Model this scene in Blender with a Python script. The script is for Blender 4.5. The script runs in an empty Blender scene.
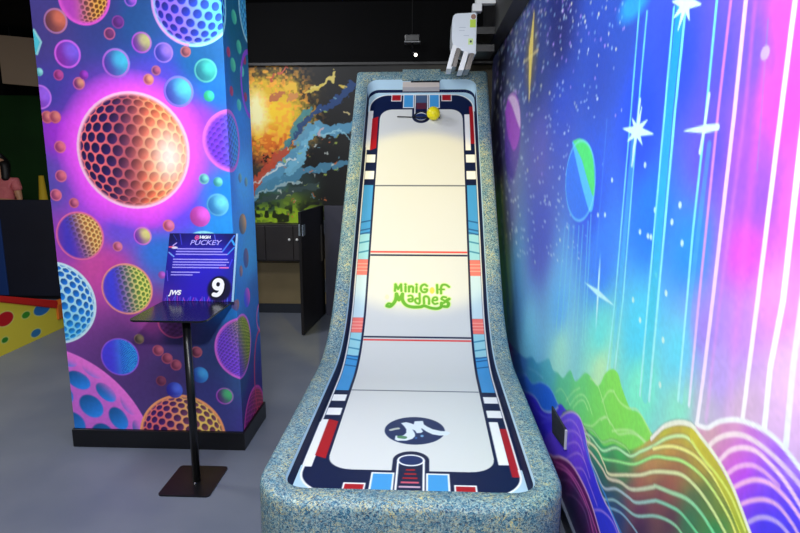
import bpy, bmesh, math, random
import numpy as np
from mathutils import Vector, Matrix
random.seed(7)
rng = np.random.default_rng(11)
S = bpy.context.scene
COL = S.collection

# ------------------------------------------------------------------ helpers
def lin(c):
    c = np.asarray(c, float) / 255.0
    return np.where(c <= .04045, c / 12.92, ((c + .055) / 1.055) ** 2.4)

def mat(name, rgb, rough=.5, metal=0., spec=.5, emit=None, es=0.):
    m = bpy.data.materials.new(name); m.use_nodes = True
    b = m.node_tree.nodes['Principled BSDF']
    b.inputs['Base Color'].default_value = (*lin(rgb), 1)
    b.inputs['Roughness'].default_value = rough
    b.inputs['Metallic'].default_value = metal
    b.inputs['Specular IOR Level'].default_value = spec
    if emit is not None:
        b.inputs['Emission Color'].default_value = (*lin(emit), 1)
        b.inputs['Emission Strength'].default_value = es
    return m

def noisy(name, rgb1, rgb2, scale, rough=.5, spec=.5, bump=0., detail=4, r2=None):
    m = mat(name, rgb1, rough, 0, spec)
    nt = m.node_tree; N = nt.nodes; L = nt.links; b = N['Principled BSDF']
    tc = N.new('ShaderNodeTexCoord'); nz = N.new('ShaderNodeTexNoise'); rp = N.new('ShaderNodeValToRGB')
    nz.inputs['Scale'].default_value = scale; nz.inputs['Detail'].default_value = detail
    rp.color_ramp.elements[0].position = .35; rp.color_ramp.elements[1].position = .65
    rp.color_ramp.elements[0].color = (*lin(rgb1), 1); rp.color_ramp.elements[1].color = (*lin(rgb2), 1)
    L.new(tc.outputs['Object'], nz.inputs['Vector']); L.new(nz.outputs['Fac'], rp.inputs['Fac'])
    L.new(rp.outputs['Color'], b.inputs['Base Color'])
    if r2 is not None:
        mr = N.new('ShaderNodeMapRange'); mr.inputs['To Min'].default_value = rough; mr.inputs['To Max'].default_value = r2
        L.new(nz.outputs['Fac'], mr.inputs['Value']); L.new(mr.outputs['Result'], b.inputs['Roughness'])
    if bump:
        bp = N.new('ShaderNodeBump'); bp.inputs['Strength'].default_value = bump; bp.inputs['Distance'].default_value = .004
        L.new(nz.outputs['Fac'], bp.inputs['Height']); L.new(bp.outputs['Normal'], b.inputs['Normal'])
    return m

def printed(name, rough=.5, spec=.3):
    m = mat(name, (255, 255, 255), rough, 0, spec)
    nt = m.node_tree; a = nt.nodes.new('ShaderNodeAttribute'); a.attribute_name = 'print'
    nt.links.new(a.outputs['Color'], nt.nodes['Principled BSDF'].inputs['Base Color'])
    return m

def root(name, label, cat, loc=(0, 0, 0), group=None):
    o = bpy.data.objects.new(name, None); COL.objects.link(o); o.location = loc
    o['label'] = label; o['category'] = cat
    if group: o['group'] = group
    return o

def world_loc(o):
    v = Vector(o.location)
    while o.parent: o = o.parent; v += Vector(o.location)
    return v

def link(name, me, m, parent=None, smooth=False, label=None):
    """mesh given in world coordinates becomes one object"""
    o = bpy.data.objects.new(name, me); COL.objects.link(o)
    if m is not None: me.materials.append(m)
    if smooth:
        me.polygons.foreach_set('use_smooth', [True] * len(me.polygons))
    if parent is not None:
        me.transform(Matrix.Translation(-world_loc(parent))); o.parent = parent
    if label: o['label'] = label
    return o

def struct(o): o['kind'] = 'structure'; return o
def tag(o, label, cat, group=None):
    o['label'] = label; o['category'] = cat
    if group: o['group'] = group
    return o

class MB:
    def __init__(s): s.bm = bmesh.new()
    def box(s, a, b, bev=0., rot=None, seg=2):
        a = Vector(a); b = Vector(b); c = (a + b) / 2; d = b - a
        r = bmesh.ops.create_cube(s.bm, size=1.)
        vs = r['verts']
        bmesh.ops.scale(s.bm, verts=vs, vec=(abs(d.x), abs(d.y), abs(d.z)))
        if bev:
            es = list({e for v in vs for e in v.link_edges})
            g = bmesh.ops.bevel(s.bm, geom=es, offset=bev, segments=seg, affect='EDGES', profile=.5)
            vs = list({v for f in g['faces'] for v in f.verts} | {v for v in vs if v.is_valid})
        if rot is not None: bmesh.ops.rotate(s.bm, verts=vs, cent=(0, 0, 0), matrix=rot)
        bmesh.ops.translate(s.bm, verts=vs, vec=c)
        return s
    def cyl(s, p, q, r, r2=None, n=24):
        p = Vector(p); q = Vector(q); d = q - p
        g = bmesh.ops.create_cone(s.bm, cap_ends=True, segments=n, radius1=r, radius2=r if r2 is None else r2, depth=d.length)
        M = Matrix.Translation((p + q) / 2) @ d.to_track_quat('Z', 'Y').to_matrix().to_4x4()
        bmesh.ops.transform(s.bm, matrix=M, verts=g['verts']); return s
    def prism(s, pts, vec, bev=0.):
        vs = [s.bm.verts.new(p) for p in pts]; f = s.bm.faces.new(vs)
        e = bmesh.ops.extrude_face_region(s.bm, geom=[f])
        nv = [x for x in e['geom'] if isinstance(x, bmesh.types.BMVert)]
        bmesh.ops.translate(s.bm, verts=nv, vec=vec)
        if bev:
            es = list({x for v in vs + nv for x in v.link_edges})
            bmesh.ops.bevel(s.bm, geom=es, offset=bev, segments=2, affect='EDGES')
        return s
    def lathe(s, c, axis, prof, n=32):
        axis = Vector(axis).normalized(); q = axis.to_track_quat('Z', 'Y').to_matrix()
        rings = []
        for (r, h) in prof:
            rings.append([s.bm.verts.new(Vector(c) + q @ Vector((r * math.cos(2 * math.pi * k / n), r * math.sin(2 * math.pi * k / n), h))) for k in range(n)])
        for A, B in zip(rings, rings[1:]):
            for k in range(n): s.bm.faces.new((A[k], A[(k + 1) % n], B[(k + 1) % n], B[k]))
        s.bm.faces.new(rings[0][::-1]); s.bm.faces.new(rings[-1]); return s
    def mesh(s):
        bmesh.ops.recalc_face_normals(s.bm, faces=s.bm.faces)
        me = bpy.data.meshes.new('m'); s.bm.to_mesh(me); s.bm.free(); return me

def rrect(w, d, r, n=6):
    out = []
    for (cx, cy, a0) in ((w / 2 - r, d / 2 - r, 0), (-w / 2 + r, d / 2 - r, 90), (-w / 2 + r, -d / 2 + r, 180), (w / 2 - r, -d / 2 + r, 270)):
        for k in range(n + 1):
            a = math.radians(a0 + 90 * k / n); out.append((cx + r * math.cos(a), cy + r * math.sin(a)))
    return out

def grid_mesh(P, C=None, flip=False):
    """P: (nu,nv,3) points, C: (nu*nv,3) printed colours as 0-255"""
    nu, nv, _ = P.shape
    me = bpy.data.meshes.new('grid')
    me.vertices.add(nu * nv); me.vertices.foreach_set('co', P.reshape(-1).astype(np.float32))
    idx = np.arange(nu * nv).reshape(nu, nv)
    q = np.stack([idx[:-1, :-1], idx[1:, :-1], idx[1:, 1:], idx[:-1, 1:]], -1).reshape(-1, 4)
    if flip: q = q[:, ::-1]
    nf = len(q)
    me.loops.add(nf * 4); me.loops.foreach_set('vertex_index', q.reshape(-1).astype(np.int32))
    me.polygons.add(nf); me.polygons.foreach_set('loop_start', (np.arange(nf) * 4).astype(np.int32))
    me.update(calc_edges=True)
    if C is not None:
        at = me.color_attributes.new('print', 'FLOAT_COLOR', 'POINT')
        c = np.ones((nu * nv, 4), np.float32); c[:, :3] = lin(np.clip(C, 0, 255)); at.data.foreach_set('color', c.reshape(-1))
    return me

def spline(pts, n=8):
    p = np.asarray(pts, float)
    if len(p) < 3: return p
    p = np.vstack([2 * p[0] - p[1], p, 2 * p[-1] - p[-2]]); out = []
    t = np.linspace(0, 1, n, endpoint=False)[:, None]
    for i in range(1, len(p) - 2):
        a, b, c, d = p[i - 1], p[i], p[i + 1], p[i + 2]
        out.append(.5 * ((2 * b) + (-a + c) * t + (2 * a - 5 * b + 4 * c - d) * t * t + (-a + 3 * b - 3 * c + d) * t ** 3))
    return np.vstack(out + [p[-2:-1]])

def sstep(a, b, x):
    t = np.clip((x - a) / (b - a), 0, 1); return t * t * (3 - 2 * t)

class Paint:
    """ink laid on a sheet; u, v are metres on that sheet"""
    def __init__(s, u, v, px):
        s.u = np.asarray(u, float); s.v = np.asarray(v, float); s.n = len(s.u)
        s.px = np.broadcast_to(np.asarray(px, float), (s.n,)); s.C = np.zeros((s.n, 3))
    def field(s, pts, warp=None, soft=.1, p=1.6, idx=None):
        i = slice(None) if idx is None else idx
        U, V = s.u[i], s.v[i]
        if warp: U, V = warp(U, V)
        num = np.zeros((len(U), 3)); den = np.zeros(len(U))
        for (a, b), c in pts:
            if warp: a, b = warp(np.array(a, float), np.array(b, float))
            w = 1 / ((U - a) ** 2 + (V - b) ** 2 + soft * soft) ** p
            num += w[:, None] * np.asarray(c, float); den += w
        return num / den[:, None]
    def mix(s, idx, col, a):
        a = np.clip(a, 0, 1)[:, None]; s.C[idx] = s.C[idx] * (1 - a) + np.asarray(col, float) * a
    def near(s, lo, hi):
        return np.nonzero((s.u > lo[0]) & (s.u < hi[0]) & (s.v > lo[1]) & (s.v < hi[1]))[0]
    def stroke(s, pts, w, col, a=1., smooth=True, w2=None, blur=0., col2=None):
        p = spline(pts) if smooth else np.asarray(pts, float)
        m = max(w, w2 or 0) + blur + .06
        i = s.near(p.min(0) - m, p.max(0) + m)
        if not len(i): return
        d = np.full(len(i), 9.); tt = np.zeros(len(i)); U, V = s.u[i], s.v[i]
        n = len(p) - 1
        for k in range(n):
            ax, ay = p[k]; bx, by = p[k + 1] - p[k]; l = bx * bx + by * by + 1e-12
            t = np.clip(((U - ax) * bx + (V - ay) * by) / l, 0, 1)
            dd = np.hypot(U - ax - t * bx, V - ay - t * by); b = dd < d
            d = np.where(b, dd, d); tt = np.where(b, (k + t) / n, tt)
        ww = w if w2 is None else w + (w2 - w) * tt
        cov = np.clip(ww / s.px[i], 0, 1)
        al = np.clip((ww / 2 - d) / (s.px[i] + blur) + .5, 0, 1) * cov
        c = np.asarray(col, float)
        if col2 is not None: c = c + (np.asarray(col2, float) - c) * (tt ** 2.2)[:, None]
        s.mix(i, c, al * a)
    def poly(s, pts, col, a=1., smooth=False, fld=None, warp=None, soft=.1):
        p = spline(pts) if smooth else np.asarray(pts, float)
        i = s.near(p.min(0) - .03, p.max(0) + .03)
        if not len(i): return
        U, V = s.u[i], s.v[i]; ins = np.zeros(len(i), bool); d = np.full(len(i), 9.)
        for k in range(len(p)):
            x0, y0 = p[k]; x1, y1 = p[(k + 1) % len(p)]
            if y0 != y1:
                c = ((y0 > V) != (y1 > V)) & (U < (x1 - x0) * (V - y0) / (y1 - y0) + x0); ins ^= c
            bx, by = x1 - x0, y1 - y0; l = bx * bx + by * by + 1e-12
            t = np.clip(((U - x0) * bx + (V - y0) * by) / l, 0, 1)
            d = np.minimum(d, np.hypot(U - x0 - t * bx, V - y0 - t * by))
        al = np.clip(np.where(ins, d, -d) / s.px[i] + .5, 0, 1)
        c = col if fld is None else s.field(fld, warp, soft, idx=i)
        s.mix(i, c, al * a)
    def disc(s, c, rx, ry, col, a=1., col2=None, blur=0., dirv=(1, 0), tilt=0.):
        R = max(rx, ry) + blur + .03
        i = s.near((c[0] - R, c[1] - R), (c[0] + R, c[1] + R))
        if not len(i): return
        x, y = s.u[i] - c[0], s.v[i] - c[1]
        if tilt: x, y = x * math.cos(tilt) + y * math.sin(tilt), -x * math.sin(tilt) + y * math.cos(tilt)
        rr = np.hypot(x / rx, y / ry)
        al = np.clip((1 - rr) * min(rx, ry) / (s.px[i] + blur) + .5, 0, 1)
        k = np.asarray(col, float)
        if col2 is not None:
            g = np.clip((x / rx * dirv[0] + y / ry * dirv[1]) * .6 + .5, 0, 1)[:, None]; k = k * (1 - g) + np.asarray(col2, float) * g
        s.mix(i, k, al * a)
    def ring(s, c, rx, ry, w, col, a=1., a0=0, a1=360):
        t = np.radians(np.linspace(a0, a1, 49))
        s.stroke(np.stack([c[0] + rx * np.cos(t), c[1] + ry * np.sin(t)], 1), w, col, a, smooth=False)
    def glow(s, c, r0, r1, col, a=1., p=1.):
        i = s.near((c[0] - r1, c[1] - r1), (c[0] + r1, c[1] + r1))
        d = np.hypot(s.u[i] - c[0], s.v[i] - c[1]); s.mix(i, col, a * np.clip((r1 - d) / (r1 - r0), 0, 1) ** p)
    def golfball(s, c, r, cl, cr, rim, dl, dr, k=6., dirv=(1, 0), rimw=.07, off=(0, 0), dim=(.43, .33), hi=None, fade=None, rot=.3, dark=None):
        i = s.near((c[0] - r - .03, c[1] - r - .03), (c[0] + r + .03, c[1] + r + .03))
        if not len(i): return
        x, y = (s.u[i] - c[0]) / r, (s.v[i] - c[1]) / r
        rr = np.hypot(x, y); al = np.clip((1 - rr) * r / s.px[i] + .5, 0, 1)
        g = np.clip((x * dirv[0] + y * dirv[1]) * .62 + .5, 0, 1); gs = sstep(.15, .85, g)[:, None]
        base = np.asarray(cl, float) * (1 - gs) + np.asarray(cr, float) * gs
        if dark is not None:
            kk = (np.exp(-((x - dark[0]) / dark[1]) ** 2) * dark[3])[:, None]; base = base * (1 - kk) + np.asarray(dark[2], float) * kk
        q = np.clip(rr, 1e-6, .999); f = np.arcsin(q) / q * k
        a, b = x * f + off[0], y * f + off[1]
        a, b = a * math.cos(rot) - b * math.sin(rot), a * math.sin(rot) + b * math.cos(rot)
        h = math.sqrt(3)
        p1 = np.stack([np.mod(a, 1) - .5, np.mod(b, h) - h / 2]); p2 = np.stack([np.mod(a - .5, 1) - .5, np.mod(b - h / 2, h) - h / 2])
        d1 = np.hypot(*p1); d2 = np.hypot(*p2); pk = np.where(d1 < d2, p1, p2); dd = np.minimum(d1, d2)
        m = sstep(dim[0], dim[1], dd) * sstep(1.0, .9, rr)
        if fade is not None: m = m * sstep(fade[0], fade[1], g)
        sh = np.clip(.5 + (pk[0] * .8 - pk[1] * .8), 0, 1)[:, None]
        dc = (np.asarray(dl, float) * (1 - gs) + np.asarray(dr, float) * gs) * (.72 + .56 * sh)
        base = base * (1 - m[:, None]) + dc * m[:, None]
        if hi is not None:
            hh = np.exp(-(((x - hi[0]) / hi[2]) ** 2 + ((y - hi[1]) / hi[3]) ** 2))[:, None] * .85
            base = base * (1 - hh) + np.asarray(hi[4], float) * hh
        rm = (sstep(1 - rimw * 2.2, 1 - rimw * .4, rr))[:, None]
        base = base * (1 - rm) + np.asarray(rim, float) * rm
        s.mix(i, base, al)

def seg_noise(u, v, sc, seed=0):
    """smooth value noise"""
    r = np.random.default_rng(seed).random((64, 64)); x = u * sc; y = v * sc
    xi = np.floor(x).astype(int); yi = np.floor(y).astype(int); fx = x - xi; fy = y - yi
    fx = fx * fx * (3 - 2 * fx); fy = fy * fy * (3 - 2 * fy)
    g = lambda i, j: r[i % 64, j % 64]
    return (g(xi, yi) * (1 - fx) + g(xi + 1, yi) * fx) * (1 - fy) + (g(xi, yi + 1) * (1 - fx) + g(xi + 1, yi + 1) * fx) * fy

# ------------------------------------------------------------------ materials
M_black = mat('black powder coat', (14, 14, 17), .32, 0, .5)
M_matt = noisy('black matt paint', (9, 9, 10), (13, 13, 14), 3, .8, .2)
M_ceil = noisy('black ceiling paint', (5, 5, 6), (8, 8, 9), 1.5, .9, .15)
M_floor = noisy('grey vinyl floor', (98, 105, 122), (108, 114, 128), 2.2, .38, .35, r2=.48)
M_navy = noisy('navy laminate', (20, 22, 40), (24, 27, 46), 2, .6)
M_print = printed('printed vinyl'); M_lane = printed('printed lane vinyl', .42, .3)
M_white = mat('white plastic', (232, 234, 236), .35)

# ------------------------------------------------------------------ room
fl = MB().box((-8, -1.5, -.1), (.9, 9.2, 0)).mesh(); struct(link('floor', fl, M_floor))
struct(link('ceiling', MB().box((-8, -1.5, 3.3), (.9, 9.2, 3.4)).mesh(), M_ceil))
struct(link('wall_left', MB().box((-8, -1.5, 0), (-7.9, 9.2, 3.3)).mesh(), M_matt))
M_green = noisy('dark green wall paint', (12, 52, 10), (22, 72, 16), .9, .8)
struct(link('wall_far_left', MB().box((-7.9, 8.9, 0), (-1.9, 9.0, 2.66)).mesh(), M_green))
struct(link('wall_far_upper', MB().box((-7.9, 8.88, 2.66), (-1.9, 9.0, 3.3)).mesh(), M_matt))

# right wall with its printed mural (y, z)
XW = .66
ys = 1 / np.linspace(1 / 6.42, 1 / .62, 760); zs = np.linspace(.085, 3.3, 780)
Y, Z = np.meshgrid(ys, zs, indexing='ij'); u = Y.reshape(-1); v = Z.reshape(-1)
dy = np.abs(np.gradient(ys)); px = np.maximum(np.repeat(dy, len(zs)) * .8, .0045)
P = Paint(u, v, px)
wp = lambda a, b: (np.log(a) * .95, (b - 1.7) / a)
bgpts = []
def bg(txtpts, cols):
    bgpts.extend(zip(txtpts, cols))
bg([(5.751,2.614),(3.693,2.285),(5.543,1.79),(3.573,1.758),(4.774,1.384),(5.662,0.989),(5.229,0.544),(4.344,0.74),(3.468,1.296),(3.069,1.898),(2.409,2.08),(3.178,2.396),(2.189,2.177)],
   [(40,44,82),(52,70,145),(98,90,150),(80,86,195),(105,115,185),(150,235,160),(140,230,180),(100,165,220),(50,75,205),(48,80,200),(45,75,180),(36,44,115),(45,80,185)])  # mural's far end lightened in colour to make up for missing light
bg([(1.914,1.792),(1.652,1.959),(2.437,1.54),(2.25,1.324),(1.776,1.525),(1.495,1.477),(2.864,0.968),(2.187,1.026),(2.822,0.775),(1.789,1.182),(1.752,1.001),(2.167,0.933),(1.501,1.213),(1.471,1.06),(3.638,0.538)],
   [(28,75,235),(40,75,238),(24,80,230),(38,125,248),(15,120,248),(35,145,250),(85,180,250),(95,232,228),(170,242,215),(75,215,245),(130,250,205),(205,248,180),(95,222,242),(145,240,205),(125,212,248)])
bg([(1.429,1.923),(1.302,1.923),(1.413,1.723),(1.302,1.721),(1.206,1.622),(1.241,1.516),(1.159,1.809),(1.08,1.63),(1.172,1.952),(1.119,1.439),(1.228,1.347),(1.046,1.307),(1.288,1.213),(1.196,1.183),(1.379,1.303),(1.342,1.118)],
   [(80,80,235),(115,85,235),(90,80,235),(165,85,240),(150,85,240),(228,80,240),(240,80,235),(252,105,240),(232,80,228),(240,150,235),(200,140,240),(238,195,242),(190,160,240),(218,185,215),(165,130,235),(200,190,210)])
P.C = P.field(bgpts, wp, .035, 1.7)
# stars in the upper sky
st = [(5.797,2.799),(1.542,1.988)]
for k in range(1500):
    a = math.exp(rng.uniform(math.log(2.0), math.log(6.2))); b = 1.7 + a * rng.uniform(-.03, .42)
    if rng.random() > np.clip((b - 1.85) / .9, .05, 1): continue
    r_ = a * a * rng.uniform(.0008, .0016) ; cc = [(225,235,255),(170,215,240),(190,150,240),(235,235,200)][int(rng.integers(4))]
    P.disc((a, b), r_, r_ * .42 * 3 / a + .003, cc, rng.uniform(.5, .95))
for a, b in [(1.849,1.685),(1.743,1.557),(1.85,1.48),(1.618,1.535),(1.576,1.584),(1.544,1.488),(1.782,1.476),(1.758,1.476),(2.164,1.629),(2.222,1.499),(2.939,1.308),(3.584,1.085),(3.864,1.183),(4.606,1.162),(4.236,1.313),(3.359,1.478),(1.795,1.212),(1.698,1.373),(1.618,1.338),(1.868,1.259),(2.312,1.49),(1.608,1.075),(1.612,1.205)]:
    P.disc((a, b), .006 + .0022 * a, .009, (215, 245, 225), .9)
for k in range(260):
    a = math.exp(rng.uniform(math.log(2.4), math.log(6.2))); b = 1.7 + a * rng.uniform(-.17, .12)
    P.disc((a, b), a * a * rng.uniform(.0007, .0015), a * .0016, (215, 235, 245), rng.uniform(.5, .95))
# planets
def planet(c, rx, ry, c1, c2, c3, tilt):
    P.disc(c, rx, ry, c1, 1, c2, dirv=(.2, 1)); P.ring(c, rx * .97, ry * .97, .012, c3, .8)
pc, = [(2.629,1.61)]
P.disc(pc, .255, .175, (30, 115, 240))
P.poly([(2.793,1.781),(2.651,1.79),(2.482,1.752),(2.408,1.68),(2.379,1.544),(2.427,1.492),(2.554,1.574),(2.679,1.678)], (75, 190, 245), smooth=True)
P.poly([(2.775,1.785),(2.633,1.789),(2.482,1.752),(2.405,1.669),(2.382,1.559),(2.464,1.599),(2.598,1.7)], (70, 225, 120), smooth=True)
P.ring(pc, .252, .172, .012, (130, 225, 250), .6)
pc, = [(4.778,1.871)]
P.disc(pc, .43, .335, (75, 60, 170), .8, (150, 75, 200), dirv=(0, 1.), blur=.04); P.poly([(5.265,2.107),(5.096,2.207),(4.861,2.214),(4.581,2.156),(4.408,2.041),(4.374,1.898),(4.496,1.802),(4.699,1.777),(5.02,1.896)], (176, 80, 216), .9, smooth=True)
P.poly([(5.096,2.207),(4.861,2.214),(4.579,2.148),(4.408,2.041),(4.381,1.927),(4.597,2.012),(4.838,2.12)], (228, 196, 246), smooth=True)
# thin cyan rays and broad pink rays: each stands plumb on the wall
def ray(t, w, col, a=1., col2=None, blur=0.):
    P.stroke(t, w, col, a, smooth=False, col2=col2, blur=blur)
W1 = (120, 235, 245); W2 = (185, 250, 245)
ray([(1.679,2.094),(1.697,1.83),(1.706,1.298),(1.71,1.002)], .052, (20, 175, 228), .8, (120, 230, 225))
ray([(1.719,2.104),(1.728,1.832),(1.743,1.288),(1.749,0.986)], .013, W1, .95, W2); ray([(1.643,2.086),(1.657,1.827),(1.669,1.306),(1.676,1)], .015, W1, 1, W2)
ray([(1.997,2.194),(2.01,1.854),(2.044,1.216),(2.079,0.938)], .012, W1, .85, W2); ray([(1.926,2.142),(1.944,1.849),(1.962,1.236),(1.995,0.983)], .012, W1, .85, W2); ray([(1.969,1.795),(2.002,1.226),(2.029,0.982)], .035, (60,175,240), .6, (140,240,230))
ray([(1.471,2.062),(1.475,1.812),(1.488,1.529),(1.487,1.35),(1.487,1.081)], .012, W1, .9, W2); ray([(1.444,1.735),(1.47,1.354),(1.47,1.088)], .022, (70,170,245), .5, (150,225,240))
ray([(1.404,2.045),(1.415,1.808),(1.423,1.366),(1.424,1.094)], .013, (205,120,240), .95, (235,245,252))
ray([(1.339,2.028),(1.341,1.802),(1.356,1.381),(1.365,1.183),(1.374,1.067)], .017, (240,195,250), 1, (250,250,252)); ray([(1.301,2.019),(1.297,1.799),(1.323,1.39),(1.332,1.097)], .015, (195,95,238), .6, (235,190,240), .008)
ray([(1.246,1.969),(1.228,1.68)], .004, (120,140,250), .7)
ray([(1.242,1.893),(1.245,1.536),(1.24,1.151)], .03, (250,90,240), .35, (220,180,230), .02)
ray([(1.163,1.984),(1.168,1.789),(1.176,1.425),(1.18,1.281),(1.183,1.157)], .016, (255,225,250), 1, (252,252,250))
ray([(1.098,1.936),(1.097,1.717),(1.094,1.444),(1.109,1.307),(1.105,1.181)], .018, (255,240,252), 1, (244,252,250)); ray([(1.041,1.683),(1.04,1.457),(1.042,1.331),(1.035,1.188)], .018, (255,225,250), .9, (238,250,250))
P.stroke([(5.628,1.185),(5.522,0.769),(5.353,0.421),(5.051,0.129)], .55, (165,240,150), .75, blur=.25)  # print's green glow, brightened in colour because little light reaches here
for a, b, c_ in ((560,300,.55),(565,310,.6),(570,320,.75),(574,330,.8),(578,325,.7),(583,318,.8),(587,330,.6),(552,280,.35)):
    pass
for t in ([(2.846,1.379),(2.93,0.846)], [(2.768,1.397),(2.817,0.854)], [(2.675,1.407),(2.712,0.861)], [(2.587,1.413),(2.597,0.874)], [(2.522,1.424),(2.533,0.917)], [(2.448,1.449),(2.432,0.927)], [(2.409,1.481),(2.391,0.962)]):
    ray(t, .014, (110, 210, 240), .6, (150, 235, 225))
for t in ([(2.27,1.846),(2.316,1.11)], [(3.811,1.125),(3.883,0.565)], [(3.455,1.238),(3.478,0.621)]):
    ray(t, .012, (90, 160, 240), .4)
# sparkle stars
def sparkle(c, R, rv, n, col, w, a0=0., long=None):
    for k in range(n):
        t = a0 + math.pi * 2 * k / n; L_ = R if (k % 2 == 0 or long is None) else R * long
        e = (c[0] + L_ * math.cos(t) * rv, c[1] + L_ * math.sin(t))
        P.stroke([c, e], w, col, 1, smooth=False, w2=w * .12)
sc = (205, 245, 255)
c, = [(1.941,1.79)]; sparkle(c, .075, 1.9, 8, sc, .034, .2, .7); P.stroke([(1.933,1.884),(1.947,1.778),(1.965,1.684)], .016, sc, .9, smooth=False)
c, = [(1.643,2.098)]; sparkle(c, .065, 1.5, 8, sc, .034, .4, .8)
c, = [(1.472,1.773)]; P.stroke([(1.59,1.774),(1.472,1.773)], .003, sc, 1, smooth=False, w2=.02); P.stroke([(1.472,1.773),(1.409,1.774)], .02, sc, 1, smooth=False, w2=.015); P.stroke([(1.468,1.851),(1.477,1.771),(1.488,1.719)], .014, sc, .9, smooth=False)
c, = [(2.249,1.195)]; sparkle(c, .11, 1.8, 4, (190, 245, 250), .026, .0, 1.5)
c, = [(2.052,2.199)]; P.disc(c, .14, .05, (40, 170, 240), .8, blur=.03)
c, = [(4.023,2.368)]; P.disc(c, .22, .22, (170, 140, 60), .45, blur=.16)
P.stroke([(3.97,2.618),(4.03,2.401)], .02, (250, 225, 120), 1, w2=.16, smooth=False); P.stroke([(4.03,2.401),(4.034,2.088)], .16, (250, 225, 120), 1, w2=.02, smooth=False)
P.stroke([(4.305,2.369),(3.773,2.356)], .02, (255, 235, 160), .8, smooth=False)
c, = [(1.244,1.907)]; P.disc(c, .016, .014, (185, 160, 245))
# hills, far to near: polygon below each ridge line, then contour lines
def hill(ridge, floor_pts, fld, line=None, lw=.008, soft=.05, a=1.):
    r = spline(ridge); P.poly(list(map(tuple, r)) + floor_pts, None, fld=fld, warp=wp, soft=soft, a=a)
    if line: P.stroke(ridge, lw, line, .9)
LOW = [(1.0, -.2), (6.3, -.2)]
def F(pts, cols): return list(zip(pts, cols))
ffar = F([(4.786,0.169),(3.991,0.278),(3.438,0.445),(3.074,0.579),(2.686,0.647),(2.423,0.729),(2.144,0.822),(2.015,0.913),(1.922,0.896),(1.733,0.911),(1.646,0.889)],
         [(150,80,190),(70,130,215),(70,170,215),(80,185,205),(90,205,150),(105,220,120),(120,230,95),(140,238,85),(135,235,80),(130,235,90),(150,235,90)])
hill([(4.941,0.254),(4.681,0.262),(4.395,0.287),(4.099,0.337),(3.801,0.395),(3.552,0.488),(3.385,0.508),(3.163,0.604),(3.062,0.645),(2.954,0.623),(2.84,0.649),(2.732,0.664),(2.643,0.728),(2.59,0.752),(2.511,0.735),(2.433,0.779),(2.362,0.828),(2.288,0.843),(2.202,0.839),(2.152,0.862),(2.101,0.922),(2.026,0.968),(1.96,0.975),(1.911,0.943),(1.825,0.91),(1.771,0.923),(1.72,0.93),(1.652,0.917),(1.604,0.91)],
     [(.9, .6), (.9, -.2), (6.3, -.2), (6.3, .3)], ffar, None)
for t in ([(2.287,0.835),(2.19,0.848),(2.117,0.821),(2.061,0.79),(2.008,0.768)], [(1.989,0.897),(1.921,0.889),(1.842,0.902),(1.764,0.93),(1.693,0.923),(1.634,0.907)], [(2.114,0.806),(2.053,0.871),(1.989,0.901)], [(2.574,0.594),(2.48,0.673),(2.373,0.727),(2.294,0.729),(2.23,0.706)], [(2.52,0.604),(2.428,0.676),(2.353,0.708),(2.288,0.697)], [(2.651,0.581),(2.535,0.673),(2.425,0.737)], [(2.862,0.539),(2.761,0.596),(2.656,0.604),(2.574,0.594)], [(2.112,0.735),(2.057,0.772),(1.986,0.775),(1.919,0.774),(1.808,0.831),(1.723,0.86),(1.642,0.871)], [(1.981,0.754),(1.883,0.806),(1.775,0.851),(1.673,0.862)], [(2.347,0.608),(2.22,0.66),(2.125,0.733),(2.057,0.772)]):
    P.stroke(t, .008, (205, 250, 170), .65)
# blue hollow
hill([(4.156,0.165),(3.777,0.292),(3.516,0.33),(3.273,0.432),(3.055,0.495),(2.928,0.507),(2.83,0.499),(2.697,0.505)], [(2.612,0.403),(2.717,0.297),(3.054,0.121),(3.935,0.04)],
     F([(3.959,0.142),(3.408,0.315),(3.036,0.411),(2.841,0.441)], [(60,120,235),(45,115,235),(35,110,240),(45,120,235)]), (150, 215, 245), .009)
for t in ([(4.103,0.153),(3.701,0.313)], [(4.488,0.207),(4.097,0.33)], [(3.675,0.371),(3.404,0.444),(3.194,0.487)]):
    P.stroke(t, .012, (160, 215, 245), .6)
hill([(5.06,0.163),(4.833,0.091),(4.458,0.085),(4.139,0.094),(3.828,0.151),(3.534,0.25),(3.337,0.294),(3.183,0.305),(3.025,0.358),(2.886,0.426),(2.765,0.516),(2.642,0.54),(2.392,0.587),(2.227,0.553)], [(1.6, -.1), (6.3, -.1), (6.3, .3)],
     F([(4.91,0.129),(4.572,0.069),(4.134,0.072),(3.556,0.187),(3.093,0.292),(2.779,0.373),(2.531,0.395)], [(150,60,200),(75,80,215),(50,75,225),(60,50,225),(58,45,225),(75,60,230),(90,70,235)]), None)
P.stroke([(3.951,0.108),(3.534,0.25),(3.337,0.294),(3.183,0.305),(3.025,0.358),(2.886,0.426),(2.803,0.484)], .011, (205, 235, 250), .95)
for t in ([(3.487,0.204),(3.292,0.239),(3.069,0.309),(2.902,0.391)], [(3.219,0.197),(3.064,0.288),(2.897,0.366)], [(3.071,0.196),(2.905,0.289),(2.771,0.339),(2.623,0.357),(2.489,0.377)], [(3.203,0.26),(3.018,0.327),(2.835,0.416)], [(2.961,0.193),(2.806,0.284),(2.658,0.328),(2.52,0.341)]):
    P.stroke(t, .008, (120, 125, 245), .8)
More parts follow.
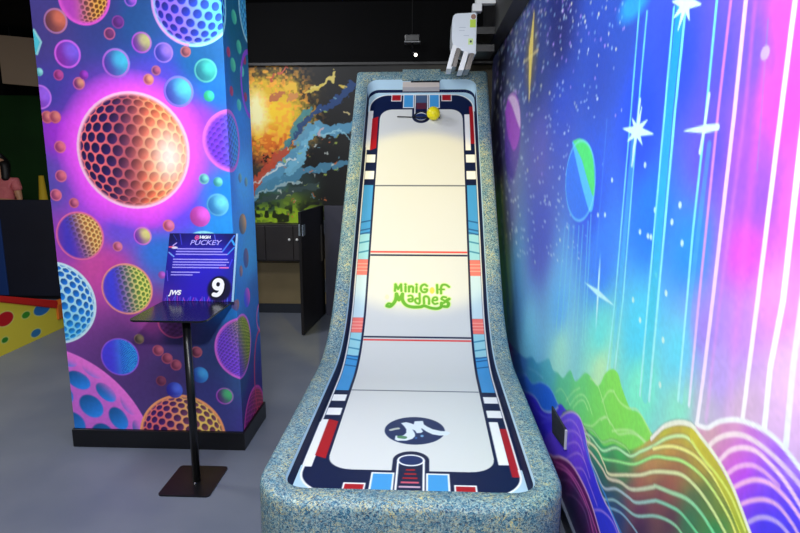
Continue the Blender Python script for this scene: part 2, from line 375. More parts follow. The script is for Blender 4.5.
# rainbow hill in the middle
fm = F([(2.239,0.608),(2.069,0.652),(1.893,0.753),(1.716,0.827),(1.549,0.961),(1.405,1.031),(1.323,1.025),(1.222,0.995),(1.131,0.959),(2.051,0.625),(1.866,0.724),(1.639,0.854),(1.51,0.937),(1.337,0.966),(1.231,0.928),(2.019,0.591),(1.83,0.697),(1.632,0.823),(1.441,0.913),(1.3,0.91),(1.948,0.592),(1.696,0.728),(1.491,0.844),(1.347,0.881),(1.243,0.871),(2.078,0.509),(1.767,0.633),(1.544,0.764),(1.362,0.817),(1.956,0.521),(1.677,0.635),(1.471,0.745),(2.062,0.436),(1.844,0.516),(1.666,0.582),(2.36,0.438),(2.176,0.452),(2.006,0.41)],
        [(70,170,110),(60,205,100),(70,215,90),(190,225,80),(205,220,60),(215,210,60),(215,190,60),(200,190,70),(170,190,60),(45,190,100),(50,205,90),(225,180,90),(220,160,75),(190,160,70),(120,140,60),(50,130,80),(70,140,80),(200,130,90),(170,115,80),(90,130,70),(120,90,60),(190,100,85),(170,90,80),(80,110,80),(40,150,90),(50,70,100),(150,75,90),(130,65,85),(50,130,90),(35,80,130),(110,50,95),(90,50,80),(30,100,180),(35,60,130),(60,35,75),(90,60,70),(35,70,140),(35,80,180)])
hill([(2.697,0.505),(2.57,0.572),(2.448,0.607),(2.347,0.608),(2.241,0.62),(2.134,0.647),(2.058,0.658),(1.951,0.72),(1.871,0.747),(1.797,0.778),(1.717,0.833),(1.626,0.908),(1.552,0.977),(1.476,1.023),(1.403,1.05),(1.348,1.046),(1.261,1.033),(1.19,1.007),(1.111,0.954),(1.069,0.924)],
     [(1.18, -.1), (3.2, -.1)], fm, None, soft=.03)
yel = (250, 248, 150); wht = (252, 250, 235); crm = (250, 245, 200)
lines = [
 ([(1.639,0.895),(1.601,0.933),(1.552,0.977),(1.476,1.023),(1.403,1.05),(1.348,1.046),(1.261,1.033),(1.19,1.007),(1.111,0.954),(1.082,0.937)], .013, wht, wht),
 ([(2.354,0.564),(2.239,0.608),(2.128,0.621),(2.054,0.64),(1.929,0.717),(1.793,0.759),(1.714,0.815),(1.621,0.882),(1.545,0.942),(1.469,0.989),(1.407,1.011),(1.329,1.002),(1.196,0.994),(1.111,0.954)], .010, (190,250,190), yel),
 ([(2.389,0.57),(2.217,0.644),(2.084,0.66),(1.975,0.723),(1.853,0.763),(1.795,0.768)], .006, (170,240,170), (170,240,120)),
 ([(1.619,0.874),(1.541,0.922),(1.463,0.959),(1.368,0.986),(1.28,0.986),(1.198,0.962),(1.137,0.929)], .010, yel, (225,240,90)),
 ([(2.354,0.564),(2.234,0.584),(2.098,0.604),(2.048,0.611),(1.919,0.673),(1.754,0.752),(1.615,0.851),(1.519,0.899),(1.433,0.937),(1.341,0.956),(1.264,0.953),(1.193,0.936),(1.155,0.915)], .010, (150,245,150), (245,245,120)),
 ([(2.304,0.558),(2.151,0.601),(2.044,0.593),(1.982,0.588),(1.834,0.669),(1.699,0.746),(1.606,0.809),(1.515,0.86),(1.426,0.902),(1.343,0.915),(1.265,0.909),(1.192,0.891)], .011, (240,235,190), (215,245,150)),
 ([(2.299,0.533),(2.197,0.552),(2.064,0.566),(1.99,0.568),(1.866,0.625),(1.755,0.664),(1.597,0.766),(1.584,0.777),(1.486,0.818),(1.388,0.858),(1.312,0.868),(1.236,0.858)], .012, (235,215,190), (120,235,160)),
 ([(2.25,0.519),(2.132,0.511),(2.026,0.507),(1.9,0.579),(1.784,0.62),(1.714,0.644),(1.589,0.727),(1.562,0.744),(1.478,0.781),(1.407,0.804),(1.306,0.809)], .010, (190,205,220), (110,225,150)),
 ([(2.215,0.495),(2.095,0.465),(2.018,0.468),(1.912,0.529),(1.813,0.566),(1.706,0.604),(1.581,0.685),(1.502,0.727),(1.433,0.752),(1.385,0.754)], .009, (160,200,215), (150,225,160)),
 ([(2.106,0.387),(1.99,0.453),(1.865,0.517),(1.788,0.542),(1.696,0.557),(1.66,0.552)], .008, (140,190,230), (150,180,190)),
]
for t, w, c1, c2 in lines: P.stroke(t, w + .006, (70, 60, 40), .25); P.stroke(t, w, c1, 1, col2=c2)
for t in ([(2.549,0.566),(2.429,0.598),(2.329,0.599),(2.235,0.592)], [(2.562,0.536),(2.442,0.578),(2.34,0.576),(2.244,0.562)]):
    P.stroke(t, .009, (230, 200, 190), .9)
# violet hill and the dark crimson one in front of it
hill([(2.751,0.45),(2.639,0.526),(2.516,0.586),(2.398,0.612),(2.327,0.591),(2.272,0.552),(2.204,0.514),(2.112,0.481),(2.017,0.464),(1.921,0.466),(1.808,0.447)], [(1.9, -.1), (3.4, -.1)],
     F([(2.591,0.489),(2.457,0.481),(2.335,0.474),(2.237,0.46),(2.143,0.429),(2.032,0.414),(2.621,0.348)], [(110,80,235),(125,75,240),(120,70,240),(80,60,235),(60,55,230),(50,60,225),(90,60,230)]), (225,200,235), .009, .03)
for t in ([(2.705,0.445),(2.56,0.528),(2.437,0.556),(2.348,0.536)], [(2.657,0.416),(2.498,0.504),(2.381,0.533),(2.31,0.51)], [(2.625,0.366),(2.471,0.464),(2.372,0.491),(2.286,0.469)], [(2.576,0.331),(2.413,0.442),(2.301,0.469),(2.204,0.444)], [(2.431,0.361),(2.307,0.421),(2.197,0.413),(2.094,0.395)], [(2.127,0.353),(2.031,0.41),(1.917,0.445),(1.827,0.434)]):
    P.stroke(t, .008, (190, 150, 245), .8)
P.stroke([(2.319,0.55),(2.217,0.507),(2.102,0.495),(1.997,0.488),(1.923,0.472),(1.812,0.463)], .010, (70, 150, 235), .9)
hill([(3.192,0.074),(2.88,0.178),(2.71,0.264),(2.519,0.337),(2.344,0.363),(2.186,0.359),(2.037,0.315),(1.979,0.286)], [(2.1, -.1), (3.4, -.1)],
     F([(2.705,0.24),(2.474,0.308),(2.271,0.328),(2.144,0.299),(2.642,0.154),(2.417,0.215),(2.25,0.228),(2.469,0.108)], [(120,30,110),(130,30,120),(125,30,120),(110,30,110),(50,35,85),(50,45,90),(55,50,95),(45,60,100)]), (235,190,225), .013, .03)
for t in ([(2.83,0.177),(2.584,0.275),(2.369,0.321),(2.207,0.319),(2.072,0.291)], [(2.782,0.176),(2.544,0.273),(2.366,0.304),(2.219,0.303),(2.106,0.255)]): P.stroke(t, .010, (220, 110, 190), .9)
for t in ([(2.666,0.167),(2.5,0.253),(2.328,0.289),(2.172,0.297),(2.094,0.267)], [(2.559,0.158),(2.42,0.228),(2.258,0.268),(2.144,0.232)]): P.stroke(t, .008, (130, 90, 150), .85)
# pink hill at the near end
R0 = [(1.379,1.065),(1.358,1.069),(1.322,1.082),(1.294,1.104),(1.267,1.124),(1.208,1.155),(1.152,1.172),(1.1,1.181),(1.05,1.18),(0.989,1.165),(0.954,1.152)]
hill(R0, [(.9, .2), (.62, .2), (.62, -.1), (1.19, -.1)] + [(1.1,0.935),(1.131,0.957),(1.215,0.982),(1.284,1.006),(1.344,1.025),(1.373,1.036)], F([(1.298,1.073),(1.207,1.137),(1.098,1.164),(1.017,1.156),(1.238,1.075),(1.147,1.133),(1.061,1.146),(1.195,1.074),(1.108,1.121),(1.152,1.061),(1.072,1.115),(1.128,1.039),(1.049,1.083),(1.09,1.03),(0.999,1.068),(1.067,1.002),(1.006,1.023)],
     [(220,175,180),(225,170,200),(205,150,235),(180,140,245),(215,140,190),(215,125,220),(160,100,240),(225,100,225),(190,90,245),(210,70,245),(130,80,250),(150,70,250),(110,65,250),(110,60,250),(85,65,250),(65,55,245),(70,60,245)]), None, soft=.03)
P.poly([(1.377,1.055),(1.34,1.058),(1.262,1.038),(1.191,1.011),(1.105,0.959),(1.078,0.917),(1.108,0.896),(1.153,0.926),(1.236,0.95),(1.316,0.991),(1.379,1.01)], (190, 185, 70), .0)
lines = [(R0, .012, (250,250,250), (230,240,250)), ([(1.307,1.045),(1.275,1.077),(1.231,1.109),(1.182,1.133),(1.127,1.145),(1.062,1.147),(0.995,1.139),(0.96,1.128)], .012, (255,235,235), (210,180,245)),
 ([(1.253,1.038),(1.217,1.079),(1.169,1.111),(1.123,1.127),(1.078,1.127),(1.028,1.12),(0.977,1.102),(0.958,1.089)], .011, (255,220,240), (235,200,250)),
 ([(1.219,1.023),(1.182,1.06),(1.136,1.09),(1.097,1.101),(1.059,1.102),(1.04,1.101)], .010, (250,190,245), (200,140,245)),
 ([(1.19,1.007),(1.152,1.042),(1.111,1.072),(1.064,1.09),(1.016,1.091),(0.973,1.081),(0.949,1.072)], .010, (250,190,240), (235,190,245)),
 ([(1.15,0.995),(1.117,1.023),(1.076,1.05),(1.035,1.063),(0.99,1.056),(0.966,1.045)], .009, (240,180,240), (210,180,245)),
 ([(1.119,0.974),(1.089,1.003),(1.057,1.023),(1.023,1.033),(0.992,1.031)], .009, (190,170,245), (190,170,245))]
for t, w, c1, c2 in lines: P.stroke(t, w, c1, 1, col2=c2)
# the yellow slope closes over the pink hill
P.poly([(1.409,1.05),(1.376,1.05),(1.326,1.041),(1.26,1.027),(1.189,1.003),(1.104,0.955),(1.08,0.925),(1.102,0.909),(1.142,0.933),(1.208,0.968),(1.287,0.994),(1.346,1.008),(1.401,1.011)], None, fld=F([(1.38,1.043),(1.297,1.019),(1.2,0.996),(1.129,0.948)], [(215,205,60),(200,190,60),(190,195,60),(170,190,60)]), warp=wp, soft=.03)
P.stroke([(1.552,0.977),(1.476,1.023),(1.403,1.05),(1.348,1.046),(1.261,1.033),(1.19,1.007),(1.111,0.954),(1.081,0.933)], .012, (245, 250, 225), 1)
P.stroke([(1.391,1.014),(1.329,1.002),(1.259,0.998),(1.194,0.984),(1.129,0.948)], .009, (225, 240, 110), 1)
P.C *= (1 + .05 * (seg_noise(u, v, 90, 3) - .5))[:, None]
pts = np.stack([np.full(P.n, XW), u, v], 1).reshape(len(ys), len(zs), 3)
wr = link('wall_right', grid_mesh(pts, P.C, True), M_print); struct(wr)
struct(link('wall_right_core', MB().box((.68, -1.5, 0), (.9, 9.2, 3.3)).mesh(), M_matt))
struct(link('baseboard_right', MB().box((.652, .5, 0), (.68, 6.4, .083)).mesh(), M_black))
struct(link('trim_right', MB().box((.648, .62, .083), (.66, 6.4, .093)).mesh(), mat('grey edge trim', (120, 130, 150), .4)))
M_beam = noisy('charcoal beam paint', (34, 34, 36), (42, 42, 44), 2, .55)
struct(link('trim_beam', MB().box((.55, -1.4, 2.735), (.659, 6.4, 3.3)).mesh(), M_beam))
pl = root('wall_plate', 'charcoal rectangular plate standing out from the colourful right wall beside the lane', 'wall plate', (.655, 2.74, .4))
M_plate = noisy('charcoal plate', (40, 44, 48), (54, 58, 62), 60, .5)
link('plate_face', MB().prism([(.650, 2.905, .445), (.650, 2.60, .462), (.650, 2.60, .365), (.650, 2.86, .318)], (.0095, 0, 0), .002).mesh(), M_plate, pl)
link('plate_edge', MB().box((.648, 2.588, .365), (.6595, 2.600, .462), .002).mesh(), mat('pale plate edge', (180, 185, 190), .4), pl)

# back wall: paint-burst mural above cabinet and khaki dado
YB = 6.4
xs = np.linspace(-2.1, .68, 420); zs2 = np.linspace(1.02, 2.675, 260)
X, Z = np.meshgrid(xs, zs2, indexing='ij'); B = Paint(X.reshape(-1), Z.reshape(-1), .009)
B.C = B.field(F([(-1.888,2.585),(-1.62,2.613),(-1.354,2.591),(-0.931,2.579),(-1.895,2.432),(-1.627,2.43),(-1.361,2.378),(-1.907,2.174),(-1.71,2.225),(-1.529,2.173),(-1.367,2.172),(-1.786,1.965),(-1.569,1.964),(-1.375,1.911),(-1.046,2.119),(-0.882,2.325),(-1.869,1.806),(-1.708,1.753),(-1.491,1.7),(-1.218,1.7),(-0.949,1.594),(-1.881,1.539),(-1.663,1.486),(-1.388,1.486),(-1.01,1.271),(-1.949,1.268),(-1.729,1.214),(-1.507,1.215),(-1.344,1.128),(-1.178,1.106),(-1.958,1.081),(-1.679,1.071),(-1.423,1.061)],
   [(22,18,18),(18,16,16),(10,10,12),(8,10,14),(90,50,30),(70,40,28),(25,22,20),(255,225,120),(255,215,60),(250,190,60),(35,50,40),(245,140,40),(235,120,50),(40,60,60),(10,12,16),(10,14,22),(120,60,40),(190,70,45),(30,50,60),(10,12,16),(8,10,14),(60,55,50),(60,110,130),(40,60,60),(10,12,14),(30,60,60),(50,80,60),(100,130,50),(30,40,20),(12,16,10),(110,140,30),(150,190,40),(160,200,40)]), None, .03, 2.2)
bu, bv = B.u.copy(), B.v.copy()
B.u = bu + .05 * (seg_noise(bu, bv, 18, 31) - .5) + .03 * (seg_noise(bu, bv, 50, 32) - .5); B.v = bv + .05 * (seg_noise(bu, bv, 18, 33) - .5) + .03 * (seg_noise(bu, bv, 50, 34) - .5)
nz = seg_noise(bu + .4 * bv, bv, 26, 5) * .6 + seg_noise(bu, bv, 60, 6) * .4
c0, = [(-1.69,2.204)]
dd = np.hypot(bu - c0[0], bv - c0[1])
B.mix(slice(None), (28, 18, 14), sstep(.62, .68, nz) * sstep(.25, .42, dd) * sstep(.75, .5, dd) * .8)
B.mix(slice(None), (255, 210, 50), sstep(.58, .22, dd + .25 * (nz - .5)) * .85); B.mix(slice(None), (225, 90, 30), sstep(.5, .6, seg_noise(bu, bv, 24, 41)) * sstep(.62, .3, dd) * sstep(2.15, 1.9, bv) * .7)
B.mix(slice(None), (255, 170, 60), sstep(.62, .68, seg_noise(bu, bv, 34, 9)) * sstep(.7, .35, dd) * .7)
c1, = [(-1.841,2.205)]; B.disc(c1, .12, .20, (255, 250, 190), .95, blur=.12)
blu = (95, 165, 205)
for t, w, w2, c_ in (([(-0.806,2.477),(-0.957,2.325),(-1.129,2.244),(-1.283,2.12),(-1.417,1.964),(-1.542,1.806)], .10, .05, (30, 70, 130)), ([(-0.812,2.056),(-0.995,2.015),(-1.177,2.037),(-1.32,1.932),(-1.413,1.753),(-1.581,1.615),(-1.807,1.464),(-1.947,1.311)], .11, .16, blu),
                     ([(-0.839,1.668),(-1.035,1.636),(-1.188,1.593),(-1.353,1.572),(-1.553,1.486),(-1.777,1.399),(-1.945,1.355)], .06, .13, (80, 145, 180)), ([(-1.177,2.037),(-1.311,1.88),(-1.382,1.7),(-1.494,1.593)], .05, .10, (120, 190, 220)),
                     ([(-1.258,2.244),(-1.369,2.12),(-1.46,1.964),(-1.553,1.806),(-1.645,1.679)], .05, .07, (70, 140, 150)), ([(-1.542,1.785),(-1.712,1.647),(-1.851,1.485),(-1.97,1.29)], .09, .06, (205, 80, 55)),
                     ([(-1.952,1.213),(-1.726,1.29),(-1.447,1.378),(-1.193,1.422)], .05, .07, (60, 80, 80)), ([(-1.926,1.29),(-1.666,1.399),(-1.388,1.486)], .02, .03, (165, 195, 200)), ([(-1.943,1.399),(-1.805,1.507),(-1.603,1.636),(-1.425,1.721)], .015, .025, (225, 235, 235)),
                     ([(-0.814,1.911),(-0.963,2.005),(-1.158,1.963)], .02, .03, (150, 205, 225))):
    B.stroke(t, w, c_, .9, w2=w2)
for t, w, c_ in (([(-1.004,2.609),(-1.038,2.529),(-1.124,2.479),(-1.231,2.449)], .035, (225, 205, 110)), ([(-1.296,2.398),(-1.189,2.438),(-1.123,2.489)], .03, (215, 190, 80)), ([(-1.508,2.45),(-1.444,2.47),(-1.403,2.409)], .07, (235, 190, 60)), ([(-1.469,2.348),(-1.383,2.358)], .04, (210, 140, 80)),
                 ([(-1.556,2.603),(-1.491,2.643)], .035, (200, 90, 70)), ([(-1.676,2.533),(-1.621,2.573)], .035, (190, 80, 60)), ([(-0.884,2.201),(-0.842,2.181)], .03, (220, 200, 140)), ([(-0.933,2.447),(-0.891,2.457)], .03, (230, 200, 90)), ([(-1.662,2.349),(-1.553,2.389)], .06, (190, 110, 70)), ([(-1.179,1.963),(-1.134,2.036)], .03, (200, 180, 190))):
    B.stroke(t, w, c_, .95)
for k in range(60):
    a, b = [(-1.949,1.268),(-0.934,2.427)][0], None
    x0 = rng.uniform(-1.65, -.95); z0 = 1.2 + (x0 + 1.65) * .9 + rng.normal(0, .25)
    if 1.05 < z0 < 2.6: B.disc((x0, z0), rng.uniform(.006, .02), rng.uniform(.006, .014), [(220, 230, 225), (120, 170, 190), (230, 120, 70), (180, 200, 90)][k % 4], .8, tilt=.7)
grn = sstep(.48, .56, seg_noise(bu, bv, 30, 12)); gm = sstep(1.30, 1.12, bv) * sstep(-1.05, -1.25, bu)
B.mix(slice(None), (165, 205, 40), gm * grn * .85)
B.mix(slice(None), (10, 16, 8), gm * sstep(.5, .62, seg_noise(bu, bv, 22, 14)) * .8)
pts = np.stack([bu, np.full(B.n, YB), bv], 1).reshape(len(xs), len(zs2), 3)
struct(link('wall_back', grid_mesh(pts, B.C, False), M_print))
struct(link('wall_back_core', MB().box((-1.9, 6.42, 0), (.68, 6.6, 3.3)).mesh(), M_matt))
struct(link('wall_back_lower', MB().box((-1.9, 6.395, .1), (.66, 6.42, 1.02)).mesh(), noisy('khaki wall paint', (112, 100, 72), (122, 108, 78), 3, .6)))
struct(link('baseboard_back', MB().box((-1.9, 6.38, 0), (.66, 6.42, .105)).mesh(), mat('dark blue skirting', (28, 34, 46), .5)))
struct(link('trim_back', MB().box((-1.9, 6.36, 2.675), (.66, 6.42, 2.70)).mesh(), mat('black ledge', (16, 16, 18), .5)))
struct(link('wall_back_upper', MB().box((-1.9, 6.39, 2.70), (.66, 6.42, 3.3)).mesh(), M_ceil))
cab = root('wall_cabinet', 'low dark cabinet with small pale knobs against the back wall below the paint-burst mural', 'cabinet', (-1.6, 6.3, .62))
M_cab = noisy('dark grey cabinet', (34, 31, 34), (42, 38, 40), 4, .5)
link('body', MB().box((-2.05, 6.22, .62), (-1.13, 6.38, 1.02), .004).mesh(), M_cab, cab)
for k in range(3):
    x0 = -2.04 + k * .303
    d = link('door', MB().box((x0, 6.202, .635), (x0 + .295, 6.219, 1.0), .003).mesh(), M_cab, cab)
    link('knob', MB().lathe((x0 + (.26 if k % 2 else .04), 6.202, .86), (0, -1, 0), [(.008, 0), (.006, .01), (.014, .014), (.014, .022), (.006, .026)], 16).mesh(), M_white, d, True)

# ------------------------------------------------------------------ pillar wrapped in printed golf balls
PX0, PX1, PY0, PY1 = -2.112, -1.085, 3.217, 3.65
na = 360; aa = np.concatenate([np.linspace(PX0, PX1, 270), np.linspace(PX1, PX1 + PY1 - PY0, 112)[1:]])
zz = np.linspace(.11, 3.3, 800); A_, Z_ = np.meshgrid(aa, zz, indexing='ij')
Q = Paint(A_.reshape(-1), Z_.reshape(-1), .0042)
Q.C = Q.field(F([(-2.045,2.382),(-2.001,2.021),(-2.104,1.59),(-1.736,2.479),(-1.524,2.427),(-1.215,2.223),(-1.143,2.069),(-1.437,2.148),(-2.007,1.862),(-1.234,1.913),(-1.219,1.7),(-1.145,1.537),(-1.377,1.426),(-1.548,1.425),(-1.727,1.34),(-1.834,1.424),(-1.508,1.2),(-1.807,1.082),(-1.893,1.111),(-1.597,0.79),(-1.668,0.639),(-1.428,0.673),(-1.56,0.488),(-1.255,0.615),(-1.243,0.307),(-1.121,0.914),(-1.078,1.203),(-1.129,1.315),(-2.024,1.254),(-1.545,2.817),(-1.074,2.81)],
    [(75,65,140),(65,65,160),(90,80,175),(58,66,140),(35,85,150),(15,95,155),(22,115,195),(60,75,195),(160,50,205),(150,70,235),(110,110,245),(30,140,230),(90,80,240),(205,70,230),(95,85,215),(180,80,225),(50,120,215),(205,70,165),(215,80,165),(160,65,150),(85,50,115),(70,60,120),(78,55,115),(50,65,120),(60,62,130),(40,130,210),(50,160,235),(40,150,235),(160,70,190),(60,70,160),(20,90,150)])
  + F([(-0.875,2.416),(-0.864,2.148),(-0.862,1.927),(-0.858,1.584),(-0.785,1.157),(-0.729,0.829),(-0.925,0.243),(-1.056,0.423)], [(20,105,130),(25,115,155),(50,150,235),(75,185,255),(60,165,225),(50,110,180),(70,50,140),(55,85,140)]), None, .05, 1.8)
PXM = 1.0 / 183.5
def pb(t, r, *a, **k):
    for c in t: Q.golfball(c, r * PXM, *a, **k)
def sb(t, r, c1, c2, rim=None, dirv=(1, .3), ra=.8):
    for c in t:
        Q.disc(c, r * PXM, r * PXM, tuple(.72 * v for v in c1), .92, c2, dirv=dirv); Q.disc((c[0] + .28 * r * PXM, c[1] + .22 * r * PXM), .5 * r * PXM, .5 * r * PXM, tuple(min(255, 1.12 * v + 12) for v in c2), .55, blur=.4 * r * PXM)
        if rim: Q.ring(c, r * PXM * .92, r * PXM * .92, max(.007, r * PXM * .14), rim, ra)
# the glowing big one
cb, = [(-1.618,1.749)]
Q.glow(cb, 60 * PXM, 100 * PXM, (190, 60, 235), .6, 1.3); Q.glow(cb, 57 * PXM, 80 * PXM, (255, 90, 250), 1., .75)
pb([cb], 57.5, (248, 112, 118), (255, 185, 110), (255, 175, 200), (38, 22, 80), (240, 110, 70), k=4.3, dirv=(1, -.1), rimw=.04, off=(.2, .1), dim=(.47, .38), dark=(-.12, .34, (150, 55, 95), .6), hi=(.64, -.1, .32, .5, (255, 252, 240)), rot=.12)
Q.ring(cb, 57 * PXM, 57 * PXM, .012, (255, 205, 235), .9)
pb([(-1.816,2.544)], 26, (190, 70, 190), (245, 180, 80), (235, 90, 215), (110, 60, 120), (120, 70, 30), k=4.5, rimw=.09, fade=(.3, .5))
pb([(-1.234,2.513)], 41, (140, 100, 230), (90, 205, 240), (160, 235, 240), (28, 34, 150), (25, 80, 190), k=3.5, dirv=(1, .2), rimw=.06, rot=.2)
Q.ring([(-1.234,2.513)][0], 40 * PXM, 40 * PXM, .012, (225, 130, 225), .8, 150, 260)
pb([(-1.058,1.802)], 31, (120, 60, 225), (80, 190, 235), (225, 110, 225), (110, 50, 210), (50, 140, 220), k=4.5, rimw=.1, dim=(.47, .42), dirv=(1, .0))
pb([(-1.964,1.277)], 25.5, (120, 60, 180), (250, 205, 125), (240, 110, 165), (60, 45, 150), (175, 110, 60), k=4.2, rimw=.06, dirv=(1, .35), fade=(.2, .5), dark=(-.5, .35, (60, 60, 200), .7))
pb([(-2.152,0.885)], 45, (200, 240, 250), (120, 215, 250), (215, 245, 255), (25, 110, 200), (30, 140, 215), k=4.2, rimw=.05, dim=(.42, .36), dirv=(-.4, -.7))
pb([(-1.717,0.972)], 27.5, (110, 65, 200), (235, 228, 115), (245, 150, 140), (60, 50, 150), (110, 145, 60), k=4.2, rimw=.05, dirv=(.9, .1), fade=(.2, .45), dark=(-.6, .35, (60, 70, 225), .8))
pb([(-1.252,1.162)], 27, (150, 230, 240), (190, 235, 235), (150, 235, 245), (120, 200, 225), (150, 210, 225), k=4)
pb([(-1.794,0.564)], 21, (75, 65, 225), (60, 170, 240), (150, 90, 225), (40, 70, 200), (30, 90, 200), k=9, rimw=.05, fade=(.45, .6), dirv=(1, .0))
pb([(-1.456,0.78)], 18, (110, 50, 120), (120, 60, 120), (235, 90, 150), (110, 50, 120), (110, 50, 120), k=3, rimw=.07)
pb([(-2.3726, -.111)], .7516 / PXM, (150, 200, 240), (215, 110, 220), (245, 120, 225), (20, 90, 190), (40, 120, 205), k=3.4, rimw=.075, dirv=(.8, .6), dim=(.44, .36), off=(.3, .2))
pb([(-1.451,0.075)], 48, (235, 110, 120), (255, 215, 110), (255, 165, 110), (70, 30, 100), (120, 70, 90), k=4.3, rimw=.05, dirv=(1, .1), dim=(.43, .36))
pb([(-1.037,0.624)], 35, (150, 80, 230), (225, 220, 90), (225, 110, 225), (110, 70, 200), (110, 130, 50), k=7.5, rimw=.06, dirv=(.9, .35), dim=(.48, .43))
sb([(-1.983,2.427)], 12, (150, 80, 90), (225, 110, 80), (190, 130, 200)); sb([(-1.935,2.259)], 13.5, (200, 60, 230), (120, 90, 225), (235, 110, 245))
sb([(-1.695,2.36)], 5.5, (150, 70, 130), (120, 50, 110), (225, 110, 160)); sb([(-1.644,2.418)], 6, (120, 50, 150), (110, 45, 140), (150, 70, 170))
sb([(-1.673,2.211)], 14, (110, 80, 225), (60, 190, 215), (205, 110, 230)); sb([(-1.525,2.314)], 10, (150, 60, 215), (190, 190, 110), (190, 90, 230))
sb([(-1.41,2.262)], 9.6, (60, 70, 215), (150, 110, 215), (170, 130, 235)); sb([(-1.29,2.266)], 5, (130, 60, 90), (170, 90, 90), (190, 110, 120))
sb([(-1.188,2.169)], 11.4, (40, 150, 175), (60, 190, 170), (110, 215, 200), ra=.6); sb([(-1.177,2.038)], 5.3, (60, 235, 150), (60, 220, 170))
sb([(-1.342,2.062)], 15, (70, 90, 225), (80, 205, 225), (150, 120, 235)); sb([(-1.996,2.151)], 5, (170, 50, 130), (190, 70, 150), (200, 80, 160))
sb([(-1.887,2.107)], 6, (150, 50, 150), (235, 150, 110), (225, 110, 170)); sb([(-1.855,2.151)], 4.5, (150, 50, 190), (170, 60, 200)); sb([(-1.457,2.171)], 4.5, (120, 60, 120), (190, 90, 120), (190, 110, 140))
sb([(-1.502,2.125)], 5.2, (200, 80, 110), (240, 160, 110), (225, 130, 150)); sb([(-1.567,2.527)], 6, (60, 80, 215), (190, 90, 230), (190, 110, 235)); sb([(-2.112,2.037)], 12, (190, 80, 230), (150, 90, 235), (215, 130, 245))
sb([(-2.102,2.168)], 4, (90, 220, 225), (150, 230, 225)); sb([(-2.084,1.931),(-2.039,1.931)], 6, (205, 80, 120), (240, 130, 110), (225, 110, 130)); sb([(-2.028,1.771),(-2.039,1.612),(-2.079,1.507)], 6, (190, 70, 140), (235, 110, 120), (235, 120, 160))
sb([(-1.98,1.463)], 5, (170, 60, 120), (220, 110, 130), (225, 110, 130)); sb([(-1.602,1.279)], 9.5, (150, 60, 225), (225, 215, 110), (225, 110, 235)); sb([(-1.751,1.218)], 5, (200, 80, 110), (225, 120, 150), (225, 130, 150))
sb([(-1.448,1.338)], 6, (225, 90, 110), (235, 120, 170), (240, 130, 130)); sb([(-1.266,1.39)], 10.5, (250, 80, 200), (240, 90, 215)); sb([(-1.163,1.455)], 11.5, (60, 150, 235), (110, 215, 240), (120, 205, 240), ra=.5)
sb([(-1.231,1.597)], 5, (60, 150, 200), (120, 215, 190), (130, 205, 190)); sb([(-1.154,1.581)], 4.8, (70, 190, 190), (120, 225, 190)); sb([(-1.507,1.056)], 4, (200, 100, 220), (190, 90, 210))
sb([(-1.671,0.675)], 5.4, (110, 90, 90), (160, 140, 100), (150, 110, 110)); sb([(-1.563,0.607),(-1.513,0.559),(-1.463,0.52)], 6, (150, 60, 100), (190, 90, 110), (190, 90, 120)); sb([(-1.559,0.42)], 5.5, (120, 50, 90), (130, 60, 90), (170, 80, 100), ra=.5)
sb([(-1.323,0.461)], 9, (60, 110, 235), (70, 170, 245)); sb([(-1.482,0.365)], 9, (60, 60, 215), (80, 110, 235)); sb([(-1.335,0.601)], 6, (120, 50, 80), (170, 80, 100), (190, 100, 110))
sb([(-1.183,0.333)], 9.6, (130, 60, 170), (70, 190, 110), (190, 90, 210))
Q.poly([(-2.11,2.393),(-2.08,2.321),(-2.109,2.255),(-2.139,2.281)], (80, 200, 215)); Q.stroke([(-2.106,2.383),(-2.074,2.321),(-2.103,2.26)], .012, (160, 230, 230), .9, smooth=False)
def so(t, rx, ry, c1, c2):
    for c in t: Q.disc(c, rx, ry * PXM, c1, 1, c2, dirv=(1, .4))
so([(-0.882,2.483),(-0.817,2.336),(-0.94,2.219)], .045, 7, (60, 180, 160), (100, 225, 170)); so([(-0.781,2.209),(-0.867,2.01)], .04, 6, (60, 190, 190), (110, 230, 200)); so([(-1.006,2.276),(-0.988,2.074),(-0.723,2.28),(-0.736,2.068)], .03, 5, (170, 60, 110), (190, 80, 110))
so([(-0.903,1.33)], .07, 11, (70, 90, 120), (225, 170, 120)); so([(-0.871,1.122)], .05, 11, (50, 90, 160), (130, 110, 140)); so([(-0.976,1.062)], .03, 6, (110, 100, 140), (190, 140, 130)); so([(-0.888,0.883)], .06, 11, (50, 90, 225), (220, 90, 200)); so([(-1.077,0.883)], .04, 6, (90, 90, 150), (190, 130, 130)); so([(-0.912,1.598),(-0.802,1.571)], .03, 5, (90, 130, 170), (130, 200, 190))
c, = [(-0.589,2.578)]; Q.golfball(c, .20, (100, 200, 230), (170, 235, 240), (190, 245, 240), (30, 140, 190), (60, 160, 200), k=4)
c, = [(-0.634,2.149)]; Q.ring(c, .17, .19, .03, (170, 80, 225), .9)
c, = [(-0.844,0.073)]; Q.golfball(c, .22, (190, 50, 160), (235, 90, 120), (235, 80, 190), (110, 30, 110), (150, 40, 90), k=6)
c, = [(-0.672,0.309)]; Q.ring(c, .14, .30, .022, (225, 70, 120), .9)
c, = [(-0.59,0.694)]; Q.ring(c, .12, .10, .02, (225, 110, 170), .9)
Q.C *= (1 + .05 * (seg_noise(Q.u, Q.v, 70, 2) - .5))[:, None]
px_ = np.where(Q.u <= PX1, Q.u, PX1); py_ = np.where(Q.u <= PX1, PY0, PY0 + Q.u - PX1)
pil = root('pillar', 'square pillar wrapped in a print of glowing golf balls in space, on a black plinth', 'pillar', (-1.6, 3.45, 0))
pts = np.stack([px_, py_, Q.v], 1).reshape(len(aa), len(zz), 3)
link('printed_wrap', grid_mesh(pts, Q.C, False), M_print, pil)
